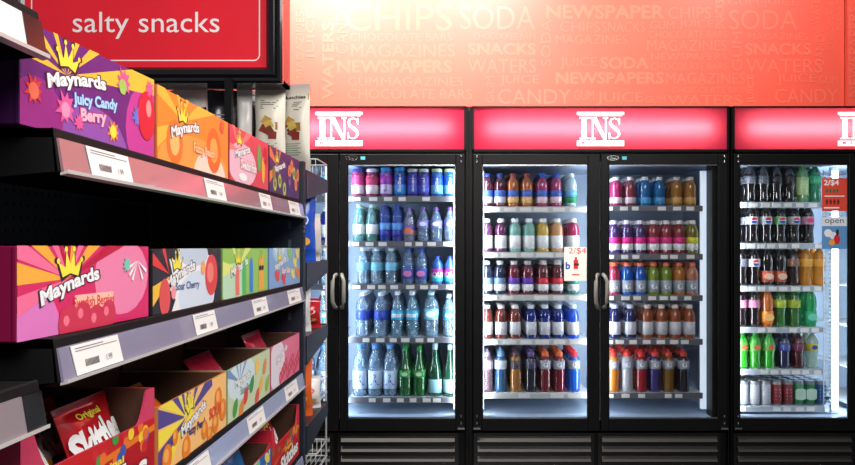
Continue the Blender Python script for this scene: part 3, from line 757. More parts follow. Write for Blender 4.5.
# ================================================================== GONDOLA
LR, LB = .425, .436        # distance of price rail and box fronts from the camera axis
RAILC = {0: (150, 116, 121), 1: (132, 128, 152), 2: (150, 162, 192), 3: (140, 150, 180)}  # reflections painted into the rail colours: pinkish top, lavender middle, bluish below
SHBLK = mat('matte_black_shelf', (9, 9, 11), .7, spec=.2)
def shelf_part(unit, y0, y1, ztop, railm, tags, lipm=SHBLK, cap=0.):
    """slab, side brackets and a tilted price rail along the aisle"""
    mb = MB()
    mb.box(-.84, -LR-.0095, y0, y1, ztop-.010, ztop, lipm)
    mb.prism([(-LR-.0095, ztop), (-LR-.004, ztop-.046), (-.84, ztop-.085), (-.84, ztop)], 'y', y0, y0+.004, lipm)
    mb.prism([(-LR-.0095, ztop), (-LR-.004, ztop-.046), (-.84, ztop-.085), (-.84, ztop)], 'y', y1-.004, y1, lipm)
    mb.prism([(-LR-.0105, ztop+.001), (-LR-.0085, ztop-.001), (-LR-.003, ztop-.046), (-LR-.007, ztop-.046)], 'y', y0, y1, lipm)
    s = mb.build('shelf', unit)
    A = (-LR-.0055, ztop-.010); B_ = (-LR, ztop-.046)   # rail face, slightly leaning
    mb = MB()
    mb.prism([(A[0]-.002, A[1]), (A[0]+.0005, A[1]), (B_[0]+.001, B_[1]), (B_[0]-.002, B_[1]-.001)], 'y', y0+.004, y1-.002-cap, railm)
    if cap: mb.prism([(A[0]-.003, A[1]), (A[0]+.0015, A[1]), (B_[0]+.002, B_[1]), (B_[0]-.002, B_[1]-.001)], 'y', y1-.002-cap, y1-.002, BLACKG)
    mb.prism([(B_[0]-.003, B_[1]-.001), (B_[0]+.005, B_[1]+.002), (B_[0]+.005, B_[1]-.002), (B_[0]-.003, B_[1]-.004)], 'y', y0+.004, y1-.002, mat('rail_edge', (190, 186, 182), .3))
    mb.build('price_rail', s)
    d = Vector((A[0]-B_[0], 0, A[1]-B_[1])); L = d.length; d.normalize()
    for (ta, tb) in tags:
        mb = MB()
        o = Vector((B_[0]+.0022, ta, B_[1]+.001))
        n = Vector((0, 1, 0)).cross(d)
        W = tb-ta
        sk = .006
        vs = [o+d*.001, o+Vector((0, W, 0))+d*.001, o+Vector((0, W-sk, 0))+d*(L*.95), o+Vector((0, -sk, 0))+d*(L*.95)]
        mb.mesh(vs+[v-n*.0008 for v in vs], [(0, 1, 2, 3), (7, 6, 5, 4), (0, 4, 5, 1), (1, 5, 6, 2), (2, 6, 7, 3), (3, 7, 4, 0)], PAPER)
        a = Art(mb, vs[0], (0, 1, 0), tuple(d), W, L*.95)
        ink = col((120, 120, 126)); ink2 = col((60, 60, 66))
        a.rect(W*.02, L*.72, W*.9, L*.745, ink); a.rect(W*.02, L*.8, W*.6, L*.83, ink)
        for i in range(12): a.rect(W*(.18+.024*i), L*.2, W*(.18+.024*i+.012), L*.42, ink2)
        a.text('1.99', W*.62, L*.2, L*.2, ink, .0)
        mb.build('price_tag', s)
    return s
def yat(x, L=LR): return L*F/(460-x)
gon = thing('gondola_shelving', 'black shelf bay stacked with candy boxes, nearest full bay at left', 'shelving', (-.63, 1.5, 0))
Y0, Y1 = .842, 2.16
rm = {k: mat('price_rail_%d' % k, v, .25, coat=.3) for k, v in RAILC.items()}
ZS = [H+.127, H-.0985, H-.334, H-.561]
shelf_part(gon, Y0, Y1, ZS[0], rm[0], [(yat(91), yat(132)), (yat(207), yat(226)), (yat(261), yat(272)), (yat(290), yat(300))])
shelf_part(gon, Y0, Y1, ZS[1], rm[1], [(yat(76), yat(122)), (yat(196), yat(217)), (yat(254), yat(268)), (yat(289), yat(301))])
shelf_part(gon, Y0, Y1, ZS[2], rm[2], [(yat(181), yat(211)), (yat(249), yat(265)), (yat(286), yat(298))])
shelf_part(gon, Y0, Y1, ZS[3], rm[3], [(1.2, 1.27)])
mb = MB(); mb.box(-.85, -.41, Y0, Y1, 0, .12, BLACK); mb.box(-.85, -.43, Y0, Y1, .12, .16, BLACK); mb.build('base_deck', gon)
def peg_panel(unit, y0, y1, z0, z1, hy0, hy1):
    mb = MB(); mb.box(-.862, -.846, y0, y1, z0, z1, NAVY)
    HOLE = mat('pegboard_hole', (4, 5, 7), .9)
    y = hy0
    while y < hy1:
        for i in range(12):
            zz = H-.02+i*.0254
            if zz < z1-.01:
                mb.face([(-.8458, y+.0035*math.cos(a), zz+.0035*math.sin(a)) for a in [k*PI/4 for k in range(8)]], HOLE)
        y += .0254
    return mb.build('back_panel', unit)
peg_panel(gon, Y0, Y1, .1, H+.20, Y0+.02, Y1-.02)
mb = MB()
mb.box(-.846, -.428, Y1+.002, Y1+.03, 0, H+.235, NAVY); 
for i in range(26):
    z = .2+i*.05
    mb.face([(-.47, Y1+.0015, z), (-.462, Y1+.0015, z), (-.462, Y1+.0015, z+.02), (-.47, Y1+.0015, z+.02)], mat('slot_grey', (70, 76, 86), .5))
mb.build('end_panel', gon)
mb = MB(); mb.box(-.846, -.80, Y0-.02, Y0-.002, 0, H+.2, NAVY); mb.build('upright', gon)

near = thing('gondola_shelving', 'black shelf bay at the far left edge, only its price rails in view', 'shelving', (-.63, .4, 0))
shelf_part(near, -.1, .812, H+.241, mat('price_rail_white', (226, 224, 222), .3), [], cap=.035)
shelf_part(near, -.1, .812, H-.137, mat('price_rail_grey', (128, 117, 122), .3), [], cap=.035)
peg_panel(near, -.1, .82, .1, H+.5, .5, .5)
mb = MB(); mb.box(-.85, -.41, -.1, .812, 0, .12, BLACK); mb.build('base_deck', near)

# ------------------------------------------------------------------ candy cartons
GOLD = col((240, 190, 60)); YEL = col((246, 226, 70)); INK = col((40, 24, 40)); 
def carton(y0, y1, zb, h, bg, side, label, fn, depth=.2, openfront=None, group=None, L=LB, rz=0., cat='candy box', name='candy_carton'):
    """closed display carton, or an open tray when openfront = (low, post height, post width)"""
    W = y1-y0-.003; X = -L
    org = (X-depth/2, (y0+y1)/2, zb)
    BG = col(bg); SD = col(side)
    mb = MB()
    if openfront is None:
        mb.box(X-depth, X, y0, y0+W, zb+.0005, zb+h, SD, .0012)
        a = Art(mb, (X, y0, zb+.0005), (0, 1, 0), (0, 0, 1), W, h)
        a.rect(.0012, .0012, W-.0012, h-.0012, BG)
        fn(a, W, h)
        # seam and printing on the near end
        b = Art(mb, (X-depth, y0, zb), (1, 0, 0), (0, 0, 1), depth, h)
        b.rect(depth-.006, .002, depth-.004, h-.002, col(tuple(int(c*.7) for c in side)))
        b.text('Candies', depth*.45, h*.12, h*.1, col((214, 170, 190)), .02)
        o = mb.build(name, None, org)
    else:
        low, ph, pw = openfront; e = .003
        def panel(pts, m, mi):  # front outline in y,z
            mb.prism(pts, 'x', X-e, X, m)
        if ph > low+.002:
            pts = [(y0, zb), (y0+W, zb), (y0+W, zb+ph), (y0+W-pw, zb+ph)]
            n = 8
            for i in range(n+1):
                t = i/n; yy = y0+W-pw-(.03*t); zz = zb+ph-(ph-low)*math.sin(t*PI/2)
                if i: pts.append((yy, zz))
            for i in range(n, -1, -1):
                t = i/n; yy = y0+pw+(.03*t); zz = zb+ph-(ph-low)*math.sin(t*PI/2)
                pts.append((yy, zz))
            pts.append((y0, zb+ph))
        else: pts = [(y0, zb), (y0+W, zb), (y0+W, zb+low), (y0, zb+low)]
        panel(pts, SD, 0)
        mb.box(X-depth, X-e, y0, y0+e, zb, zb+ph, SD); mb.box(X-depth, X-e, y0+W-e, y0+W, zb, zb+ph, SD)
        mb.box(X-depth, X-e-.0008, y0+e, y0+e+.0008, zb+.001, zb+ph-.001, KRAFT); mb.box(X-depth, X-e, y0+W-e-.0008, y0+W-e, zb+.001, zb+ph-.001, KRAFT)
        mb.box(X-e-.0008, X-e, y0+e, y0+W-e, zb+.001, zb+low-.001, KRAFT)
        mb.box(X-depth, X-depth+e, y0, y0+W, zb, zb+h+.02, KRAFT); mb.box(X-depth, X-e, y0, y0+W, zb, zb+.002, KRAFT)
        a = Art(mb, (X, y0, zb+.0005), (0, 1, 0), (0, 0, 1), W, low)
        a.rect(.001, .001, W-.001, low-.001, BG)
        fn(a, W, low)
        o = mb.build(name, None, org)
    o.rotation_euler.z = rz
    tag(o, label, cat, group); return o

def maynards(a, W, h, cu, cv, tw, th, flavour, fc, foc, tu, tv, rot=-.05, crw=.055, fcolor_box=None, f2=None):
    a.crown(W*cu, h*cv, crw, YEL, INK, rot)
    a.otext('Maynards', W*tu, h*tv, th, WHITE, INK, w=tw, rot=.17, arch=.004)
def art_purple(a, W, h):
    a.disc(W*.45, -h*.1, W*.3, col((140, 80, 170)), h*.5); a.disc(W*.95, h*.3, W*.22, col((196, 60, 150)), h*.6); a.disc(W*.1, h*.15, W*.16, col((150, 40, 130)), h*.35)
    a.rays(W*.28, h*.62, (10, 35, 62, 118, 148, 172), 5, GOLD, .3)
    maynards(a, W, h, .29, .80, .128, .021, 0, 0, 0, .36, .57, -.06, .06)
    a.otext('Juicy Candy', W*.49, h*.44, .018, col((170, 215, 245)), col((50, 70, 150)), w=.105, rot=.1)
    a.otext('Berry', W*.47, h*.27, .020, col((250, 190, 210)), col((190, 40, 90)), w=.06, rot=.1)
    R_ = col((226, 60, 60)); Pk = col((230, 90, 150)); O_ = col((245, 140, 60)); 
    a.splat(W*.075, h*.36, .018, R_); a.disc(W*.075, h*.35, .009, col((245, 120, 90))); a.splat(W*.27, h*.28, .021, Pk); a.disc(W*.27, h*.26, .009, col((245, 150, 190)))
    a.splat(W*.36, h*.17, .012, Pk); a.splat(W*.62, h*.18, .016, O_); a.disc(W*.62, h*.18, .008, YEL); a.splat(W*.71, h*.80, .02, Pk); a.disc(W*.70, h*.74, .010, col((150, 200, 90)))
    a.splat(W*.83, h*.45, .016, col((90, 120, 210))); a.disc(W*.92, h*.5, .026, col((214, 30, 50)), .034); a.disc(W*.94, h*.6, .008, col((250, 150, 150)), .012); a.splat(W*.95, h*.85, .014, Pk)
def art_orange(a, W, h):
    a.disc(W*.5, h*.0, W*.5, col((250, 160, 70)), h*.5); a.disc(W*.7, -h*.05, W*.25, col((252, 220, 200)), h*.4)
    a.rays(W*.3, h*.65, (20, 60, 120, 160, 200, 235), 7, col((252, 186, 60)), .3)
    a.disc(W*.2, h*.3, .035, col((240, 120, 40))); a.disc(W*.2, h*.3, .02, col((252, 190, 110))); a.disc(W*.75, h*.4, .04, col((240, 110, 30))); a.disc(W*.75, h*.4, .022, col((250, 170, 80)))
    a.crown(W*.3, h*.75, .06, YEL, INK); a.otext('Maynards', W*.34, h*.52, .022, WHITE, INK, w=.13, arch=.004, rot=.2)
    a.otext('Fuzzy Peach', W*.6, h*.32, .02, col((252, 200, 140)), col((226, 90, 40)), w=.11)
    a.splat(W*.88, h*.85, .016, col((240, 90, 60)))
def art_redmix(a, W, h):
    a.disc(W*.3, h*.35, W*.35, col((240, 190, 205)), h*.4); a.rays(W*.2, h*.6, (30, 80, 130, 180), 7, col((246, 130, 120)), .3)
    a.crown(W*.22, h*.8, .05, YEL, INK); a.otext('Maynards', W*.3, h*.58, .02, WHITE, INK, w=.11, rot=.2); a.otext('Swedish Fish', W*.45, h*.36, .02, WHITE, col((200, 30, 60)), w=.12)
    a.disc(W*.72, h*.6, .016, col((70, 170, 90)), .03); a.disc(W*.84, h*.4, .014, col((240, 180, 60)), .03); a.disc(W*.9, h*.7, .02, col((200, 30, 50))); a.disc(W*.3, h*.12, .03, WHITE, .008)
def art_wine(a, W, h):
    a.rays(W*.25, h*.6, (60, 110, 160, 200), 8, col((230, 130, 70)), .25)
    a.crown(W*.22, h*.78, .05, YEL, INK); a.otext('Maynards', W*.3, h*.6, .02, WHITE, INK, w=.12, rot=.2)
    G_ = col((190, 200, 90)); G2 = col((120, 140, 50)); O_ = col((236, 140, 80))
    for u, v, m in ((.15, .2, G_), (.3, .3, G_), (.45, .15, G_), (.12, .42, G2), (.62, .6, O_), (.7, .75, O_), (.78, .6, G_), (.85, .35, O_), (.92, .6, O_), (.62, .35, col((90, 60, 140)))):
        a.disc(W*u, h*v, .017, m); a.disc(W*u, h*v, .008, col((90, 80, 60)) if m is G_ else col((200, 90, 60)))
def art_pink(a, W, h):
    a.disc(W*.75, h*.6, W*.24, col((236, 130, 170)), h*.5); a.disc(W*.12, h*.1, W*.14, col((220, 120, 190)), h*.4)
    a.rays(W*.32, h*.62, (35, 75, 145, 175), 7, col((246, 170, 60)), .35); a.rays(W*.32, h*.62, (55, 100, 125, 160, 195), 6, col((240, 110, 150)), .35); a.rays(W*.32, h*.62, (20, 88, 112), 4, col((190, 20, 60)), .3)
    a.crown(W*.33, h*.78, .065, YEL, INK, .03); a.otext('Maynards', W*.34, h*.52, .022, WHITE, INK, w=.125, arch=.003, rot=.2)
    a.rect(W*.36, h*.24, W*.66, h*.42, col((250, 190, 170))); a.text('Swedish Berries', W*.51, h*.33, .013, RED, .02, w=.095, center=True)
    for u, v, r in ((.32, .1, .022), (.42, .14, .02), (.52, .06, .022), (.62, .14, .018)): a.disc(W*u, h*v, r, col((206, 50, 80)))
    for u, v in ((.3, .14), (.4, .2), (.5, .12), (.6, .18)): a.disc(W*u, h*v, .006, col((238, 120, 140)))
    a.rays(W*.88, h*.8, (200, 220, 240, 300, 330), 5, WHITE, .03); a.splat(W*.78, h*.75, .012, col((120, 200, 180)))
def art_black(a, W, h):
    a.splat(W*.5, h*.35, .11, WHITE, 14, .7); a.disc(W*.6, h*.2, .09, col((214, 226, 240)), .04); a.disc(W*.55, h*.9, .07, col((196, 210, 226)), .02)
    a.rays(W*.2, h*.6, (120, 160), 7, col((226, 60, 60)), .15); a.rays(W*.25, h*.6, (200,), 9, GOLD, .15)
    a.crown(W*.3, h*.78, .055, YEL, INK); a.otext('Maynards', W*.36, h*.55, .022, WHITE, INK, w=.13, arch=.004, rot=.22); a.text('Sour Cherry', W*.45, h*.37, .016, col((60, 90, 140)), .02, w=.11, center=True)
    a.disc(W*.82, h*.52, .034, col((222, 70, 70)), .036); a.disc(W*.8, h*.56, .018, col((240, 130, 120))); a.disc(W*.14, h*.25, .022, col((222, 80, 80)), .028); a.disc(W*.68, h*.66, .012, col((240, 170, 110))); a.disc(W*.25, h*.3, .01, col((240, 150, 160)))
def art_green(a, W, h):
    a.disc(W*.2, h*.3, W*.25, col((190, 225, 190)), h*.4); a.rays(W*.3, h*.6, (30, 80, 130, 180), 8, col((225, 235, 130)), .3)
    a.crown(W*.3, h*.8, .055, YEL, INK); a.otext('Maynards', W*.33, h*.6, .022, WHITE, col((60, 110, 50)), w=.12, rot=.2)
    for u, c, hh in ((.28, (236, 120, 110), .045), (.42, (80, 190, 100), .055), (.58, (50, 130, 220), .06)):
        a.rect(W*u-.013, 0.004, W*u+.013, hh, col(c)); a.disc(W*u, hh, .013, col(c)); a.rect(W*u-.006, hh, W*u+.006, hh+.016, col(c))
    a.rect(W*.76, .004, W*.88, h*.7, col((245, 170, 70))); a.disc(W*.82, h*.68, .021, col((245, 170, 70))); a.rect(W*.80, h*.75, W*.84, h*.95, col((90, 190, 80))); a.disc(W*.79, h*.55, .011, INK, .006); a.disc(W*.85, h*.55, .011, INK, .006)
def art_blue(a, W, h):
    a.disc(W*.4, h*.9, W*.3, col((170, 205, 225)), h*.3); a.rays(W*.3, h*.6, (40, 90, 140), 8, col((210, 228, 240)), .3)
    a.crown(W*.3, h*.8, .055, YEL, INK); a.otext('Maynards', W*.33, h*.6, .022, WHITE, col((60, 90, 150)), w=.12, rot=.2); a.otext('Sour Kids', W*.5, h*.42, .016, WHITE, col((210, 60, 80)), w=.09)
    for u, v, c in ((.22, .3, (230, 80, 70)), (.42, .2, (230, 70, 80)), (.8, .6, (240, 220, 110)), (.72, .3, (240, 220, 120)), (.6, .85, (140, 200, 110)), (.88, .85, (240, 220, 110)), (.9, .3, (240, 140, 60))):
        a.disc(W*u, h*v, .024, col(c), .011, rot=-.4); a.disc(W*u+.02, h*v+.008, .007, col(c))
G1 = 'candy cartons on the top shelf of the bay'; G2_ = 'candy cartons on the second shelf of the bay'; G3 = 'open candy trays on the third shelf of the bay'
by = lambda x: LB*F/(460-x)
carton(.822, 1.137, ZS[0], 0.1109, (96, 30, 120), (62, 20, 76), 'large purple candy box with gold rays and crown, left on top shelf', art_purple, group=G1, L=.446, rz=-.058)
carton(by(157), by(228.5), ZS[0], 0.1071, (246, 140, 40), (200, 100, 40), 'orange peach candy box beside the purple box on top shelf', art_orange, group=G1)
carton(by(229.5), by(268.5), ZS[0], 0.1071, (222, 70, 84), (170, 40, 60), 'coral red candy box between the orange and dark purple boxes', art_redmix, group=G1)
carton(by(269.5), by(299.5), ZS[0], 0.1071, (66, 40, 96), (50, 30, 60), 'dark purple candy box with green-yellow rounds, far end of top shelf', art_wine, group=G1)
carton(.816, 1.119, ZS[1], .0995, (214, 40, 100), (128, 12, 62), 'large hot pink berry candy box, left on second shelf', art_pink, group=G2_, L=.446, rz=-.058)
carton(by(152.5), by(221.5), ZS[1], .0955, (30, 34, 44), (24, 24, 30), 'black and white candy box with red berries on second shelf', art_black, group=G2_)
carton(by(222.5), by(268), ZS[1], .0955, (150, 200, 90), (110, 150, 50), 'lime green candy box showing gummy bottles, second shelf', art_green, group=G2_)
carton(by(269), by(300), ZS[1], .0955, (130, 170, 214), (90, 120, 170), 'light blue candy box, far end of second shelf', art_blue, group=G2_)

def art_skit(a, W, h):
    rn = random.Random(3)
    a.poly([(0, h*.45), (W*.3, h*.62), (W*.7, h*.72), (W, h*.8), (W, h), (0, h)], col((226, 120, 30))); a.poly([(0, h*.52), (W*.5, h*.76), (W, h*.9), (W, h), (0, h)], col((196, 30, 34)))
    for i in range(26):
        u = rn.random(); v = .62+.35*rn.random()
        a.disc(W*u, h*v, .0085, col(rn.choice([(240, 200, 50), (230, 110, 40), (60, 150, 70), (200, 40, 50), (60, 90, 170)])), n=12)
    a.text('Original', W*.56, h*.60, .012, YEL, .03, w=.09, rot=.0, center=True)
    a.otext('Skittles', W*.60, h*.34, .036, WHITE, col((120, 10, 20)), w=.20, rot=.02)
    a.rect(W*.1, h*.08, W*.5, h*.1, WHITE)
carton(.824, 1.139, ZS[2], .105, (176, 16, 30), (204, 60, 96), 'open red tray of fruit candy bags, left on third shelf', art_skit, openfront=(.090, .133, .024), group=G3, L=.446, rz=-.058)
def art_peach(a, W, h):
    a.rays(W*.35, h*.62, (80, 110, 140, 170, 200), 7, col((84, 70, 140)), .2); a.rays(W*.35, h*.62, (95, 125, 155, 185, 215), 6, YEL, .2); a.rays(W*.4, h*.62, (20, 50), 7, col((84, 70, 140)), .12)
    a.splat(W*.4, h*.72, .03, YEL, 9, .5); a.crown(W*.4, h*.78, .05, YEL, INK, .3); a.otext('Maynards', W*.46, h*.52, .022, WHITE, col((60, 50, 110)), w=.12, rot=.2); a.text('Fuzzy Peach', W*.5, h*.34, .018, col((60, 50, 110)), .03, w=.09, center=True)
    for u, v, r in ((.1, .2, .02), (.35, .14, .019), (.62, .22, .016), (.8, .2, .018), (.93, .35, .02), (.85, .6, .02), (.2, .42, .012), (.7, .08, .014)):
        a.disc(W*u, h*v, r, col((236, 130, 40))); a.disc(W*u-.004, h*v+.004, r*.5, col((248, 176, 80)))
    a.text('SOUR', W*.8, h*.42, .02, col((226, 70, 40)), .03, w=.07, center=True)
def art_sour(a, W, h):
    a.disc(W*.3, h*.7, W*.3, col((210, 230, 236)), h*.4); a.rays(W*.25, h*.65, (40, 80, 120, 160), 6, col((120, 150, 190)), .12)
    a.otext('Maynards', W*.32, h*.66, .02, WHITE, col((70, 110, 80)), w=.11, rot=.05); a.text('Sour Patch', W*.4, h*.46, .016, col((60, 130, 90)), .02, w=.09, center=True)
    for u, v, c in ((.15, .2, (80, 160, 70)), (.38, .3, (214, 60, 60)), (.52, .45, (60, 150, 80)), (.75, .3, (235, 190, 90)), (.85, .65, (226, 150, 80)), (.65, .75, (240, 200, 90)), (.65, .12, (220, 90, 70)), (.92, .25, (150, 190, 80)), (.28, .1, (226, 140, 60))):
        a.disc(W*u, h*v, .02, col(c), .014, rot=.7); a.disc(W*u+.01, h*v+.012, .007, col(c))
def art_swb(a, W, h):
    a.disc(W*.2, h*.5, W*.25, col((235, 225, 235)), h*.6); a.otext('Maynards', W*.35, h*.7, .02, WHITE, col((150, 40, 80)), w=.12, rot=.2)
    for i in range(12):
        a.disc(W*(.3+.06*i), h*(.15+.35*((i*5) % 4)/4), .016, col((206, 50, 80))); a.disc(W*(.3+.06*i), h*(.17+.35*((i*5) % 4)/4), .006, col((240, 130, 150)))
carton(by(158), by(226.5), ZS[2], .102, (250, 196, 120), (206, 130, 70), 'orange open tray with purple rays beside the red tray', art_peach, openfront=(.102, .102, .02), group=G3)
carton(by(227.5), by(270), ZS[2], .102, (200, 216, 176), (150, 170, 130), 'pale green open tray printed with red and green sweets', art_sour, openfront=(.102, .102, .02), group=G3)
carton(by(271), by(299.5), ZS[2], .102, (232, 120, 150), (200, 90, 120), 'pink and white open tray, far end of third shelf', art_swb, openfront=(.102, .102, .02), group=G3)
carton(1.83, 2.145, ZS[3], .109, (190, 20, 34), (206, 40, 60), 'red open tray of candy bags, far end of lowest visible shelf', art_skit, openfront=(.09, .135, .02), group='candy trays on the lowest visible shelf', depth=.26)
carton(1.49, 1.825, ZS[3], .109, (40, 110, 190), (190, 40, 50), 'blue open tray left of the red one on lowest visible shelf', art_blue, openfront=(.1, .11, .02), group='candy trays on the lowest visible shelf', depth=.26)

# ------------------------------------------------------------------ bags
def bag_mesh(w, h, t, front, back, crimp, art=None, seed=0, wr=.0015, artback=None):
    """pillow bag standing in the x-z plane, face towards -y, base at z=0; crimped top and bottom"""
    rn = random.Random(seed); ph = [rn.uniform(0, 6.28) for _ in range(6)]
    c = .035*h/.2
    def thick(x, z):
        u = min(1, abs(x)/(w/2)); v = z/h
        if z < c*.6 or z > h-c*.6: return .0008
        vv = (z-c*.6)/(h-1.2*c)
        s = (1-u**3)**.6*(math.sin(PI*vv)**.55)
        wrk = wr*(math.sin(40*x+ph[0]+30*z)+math.sin(65*z+ph[1]-25*x)+.6*math.sin(110*x+ph[2]))*s
        return max(.0008, t/2*s+wrk)
    def hw(z):
        v = z/h; return (w/2)*(1-.05*math.sin(PI*v)+.008*math.sin(60*z+ph[3]))
    mb = MB(); nx, nz = 14, 20
    for sgn, m in ((-1, front), (1, back)):
        vs = []; fs = []
        for j in range(nz+1):
            z = h*j/nz
            for i in range(nx+1):
                x = (i/nx*2-1)*w/2; vs.append((x*hw(z)/(w/2), sgn*thick(x, z), z))
        for j in range(nz):
            for i in range(nx):
                q = (j*(nx+1)+i, j*(nx+1)+i+1, (j+1)*(nx+1)+i+1, (j+1)*(nx+1)+i)
                fs.append(q if sgn < 0 else q[::-1])
        ks = [f for f in fs if (f[0]//(nx+1) < 1 or f[0]//(nx+1) >= nz-1 or f[-1]//(nx+1) >= nz)] if sgn < 0 else [f for f in fs if (f[-1]//(nx+1) < 1 or f[-1]//(nx+1) >= nz-1)]
        st = set(ks)
        mb.mesh(vs, [f for f in fs if f not in st], m, True); mb.mesh(vs, ks, crimp, True)
    for (A_, sg) in ((art, 1), (artback, -1)):
        if A_:
            a = Art(mb, (0, 0, 0), (1, 0, 0), (0, 0, 1), w*.94, h-1.3*c)
            def P(x, y, a=a, sg=sg):
                X = x-w*.47; Z = y+.65*c; return Vector((sg*X, -sg*(thick(X*sg, Z)+.0007+.00004*a.k), Z))
            a.P = P; A_(a, w*.94, h-1.3*c)
    return mb
def grid_rect(a, x0, y0, x1, y1, m, n=8):
    for i in range(n):
        for j in range(n):
            k = a.k; a.rect(x0+(x1-x0)*i/n, y0+(y1-y0)*j/n, x0+(x1-x0)*(i+1)/n, y0+(y1-y0)*(j+1)/n, m); a.k = k
    a.k += 1
FOILR = mat('red_candy_foil', (190, 20, 34), .22, spec=.7, coat=.4)
FOILO = mat('orange_foil', (226, 110, 30), .25, coat=.4)
def skit_art(a, W, h):
    rn = random.Random(5)
    for i in range(16): a.disc(W*rn.random(), h*(.1+.25*rn.random()), .008, col(rn.choice([(240, 200, 50), (230, 110, 40), (60, 150, 70), (60, 90, 170), (246, 170, 40)])), n=10)
    a.text('Original', W*.5, h*.93, .012, YEL, .03, w=W*.5, center=True)
    a.text('Skittles', W*.5, h*.6, .046, WHITE, .05, w=W*.98, rot=.12, center=True)
skm = bag_mesh(.146, .128, .028, FOILR, FOILR, FOILR, skit_art, 2)
sk_data = skm.data('candy_bag')
def place_bag(name, data, loc, rz, tilt, label, group, cat='bag', roll=0):
    o = bpy.data.objects.new(name, data); C.objects.link(o); o.location = loc
    o.rotation_euler = (Matrix.Rotation(rz, 4, 'Z') @ Matrix.Rotation(tilt, 4, 'X') @ Matrix.Rotation(roll, 4, 'Y')).to_euler()
    tag(o, label, cat, group); return o
gs = 'red fruit candy bags in the open trays'
# in the tray on the third shelf (face +X = towards the aisle, leaning back)
place_bag('candy_bag', sk_data, (-.482, .900, ZS[2]+.006), PI/2, -.45, 'red candy bag leaning in red tray on third shelf, nearest the left edge', gs)
place_bag('candy_bag', sk_data, (-.470, 1.052, ZS[2]+.008), PI/2, -.30, 'red candy bag leaning in red tray on third shelf, beside its right post', gs)
place_bag('candy_bag', sk_data, (-.524, .905, ZS[2]+.012), PI/2, -.6, 'red candy bag behind the nearest one in red third-shelf tray', gs)
place_bag('candy_bag', sk_data, (-.520, 1.05, ZS[2]+.010), PI/2, -.5, 'red candy bag in second row of red third-shelf tray, right side', gs)
pk = bag_mesh(.16, .125, .03, mat('pink_foil', (196, 40, 70), .25, coat=.4), FOILR, FOILR, None, 8).data('candy_bag')
orb = bag_mesh(.16, .125, .03, FOILO, FOILO, mat('peach_foil', (240, 170, 90), .3), None, 9).data('candy_bag')
place_bag('candy_bag', pk, (-.475, 1.95, ZS[2]+.006), PI/2, -.35, 'pink candy bag standing in the pink and white tray', None)
place_bag('candy_bag', pk, (-.475, 1.62, ZS[2]+.006), PI/2, -.55, 'pink candy bag lying low in the pale green tray', None)
place_bag('candy_bag', orb, (-.475, 1.30, ZS[2]+.006), PI/2, -.75, 'orange candy bag lying low in the orange tray', None)
place_bag('candy_bag', sk_data, (-.465, 1.99, ZS[3]+.006), PI/2, -.30, 'red candy bag in the front of the lowest red tray', gs)
place_bag('candy_bag', sk_data, (-.505, 1.99, ZS[3]+.012), PI/2, -.4, 'red candy bag in second row of the lowest red tray', gs)
blb = bag_mesh(.16, .14, .03, mat('blue_foil', (40, 120, 190), .25, coat=.4), WHITE, WHITE, None, 4).data('candy_bag')
place_bag('candy_bag', blb, (-.475, 1.72, ZS[3]+.006), PI/2, -.3, 'blue candy bag in the lowest tray left of the red one', None)

# ================================================================== ENDCAP with the salty snacks
EY = 2.195; EYF = 2.54
end = thing('snack_endcap', 'dark endcap shelving of chip bags beyond the candy bay', 'shelving', (-.88, 2.36, 0))
def endshelf(z, y1=EYF):
    mb = MB()
    mb.box(-1.33, -.429, EY, y1, z-.012, z, NAVY)
    for X in (-1.33, -.429):
        mb.prism([(EY, z+.002), (y1, z+.002), (y1, z-.036), (EY, z-.078)], 'x', X, X+.004, NAVY)
    mb.box(-1.33, -.425, y1, y1+.004, z-.03, z+.004, NAVY)
    mb.build('shelf', end)
EZ = [H+.212, H-.045, H-.250, H-.50, .14]
for z in EZ: endshelf(z)
mb = MB()
mb.box(-.655, -.635, EY, EY+.02, 0, H+.47, BLACK); mb.box(-1.20, -1.18, EY, EY+.02, 0, H+.47, BLACK)
mb.build('post', end)
mb = MB(); mb.box(-1.33, -.47, EY-.0+.022, EY+.03, .14, H+.20, NAVY); mb.build('back_panel', end)
mb = MB(); mb.box(-1.33, -.429, EY, EYF, 0, .10, NAVY); mb.build('base_deck', end)

# sign
SY = 2.25; sx = lambda x: px(x, SY); sz = lambda y: pz(y, SY)
sg = thing('hanging_sign', 'red salty snacks sign in a glossy black frame above the chip endcap', 'sign', (-.9, SY+.05, sz(86)))
FR = mat('gloss_black_frame', (20, 20, 24), .18, coat=.5)
mb = MB()
xl, xr, zb_, zt_ = sx(5), sx(283.5), sz(84), sz(-36)
il, ir, ib, it = sx(24), sx(266), sz(67), sz(-18)
for (pts) in ([(xl, zb_), (xr, zb_), (ir, ib), (il, ib)], [(xr, zb_), (xr, zt_), (ir, it), (ir, ib)], [(xr, zt_), (xl, zt_), (il, it), (ir, it)], [(xl, zt_), (xl, zb_), (il, ib), (il, it)]):
    # moulding: outer step, raised round, inner slope
    o0, o1, i1, i0 = [Vector((p[0], 0, p[1])) for p in pts]
    prev = None
    for f, d in ((0, 0), (0, -.012), (.12, -.018), (.3, -.014), (.36, -.008), (.5, -.016), (.8, -.013), (.86, -.004), (1, .004)):
        a, b = o0.lerp(i0, f), o1.lerp(i1, f)
        a = Vector((a.x, SY+d, a.z)); b = Vector((b.x, SY+d, b.z))
        if prev: mb.face([prev[0], prev[1], b, a], FR)
        prev = (a, b)
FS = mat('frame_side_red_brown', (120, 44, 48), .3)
mb.box(xl, xr, SY+.001, SY+.085, zb_, zb_+.01, FR); mb.box(xl, xr, SY+.001, SY+.085, zt_-.01, zt_, FR)
mb.box(xl, xl+.01, SY+.001, SY+.085, zb_, zt_, FR); mb.box(xr-.01, xr, SY+.001, SY+.085, zb_, zt_, FS)
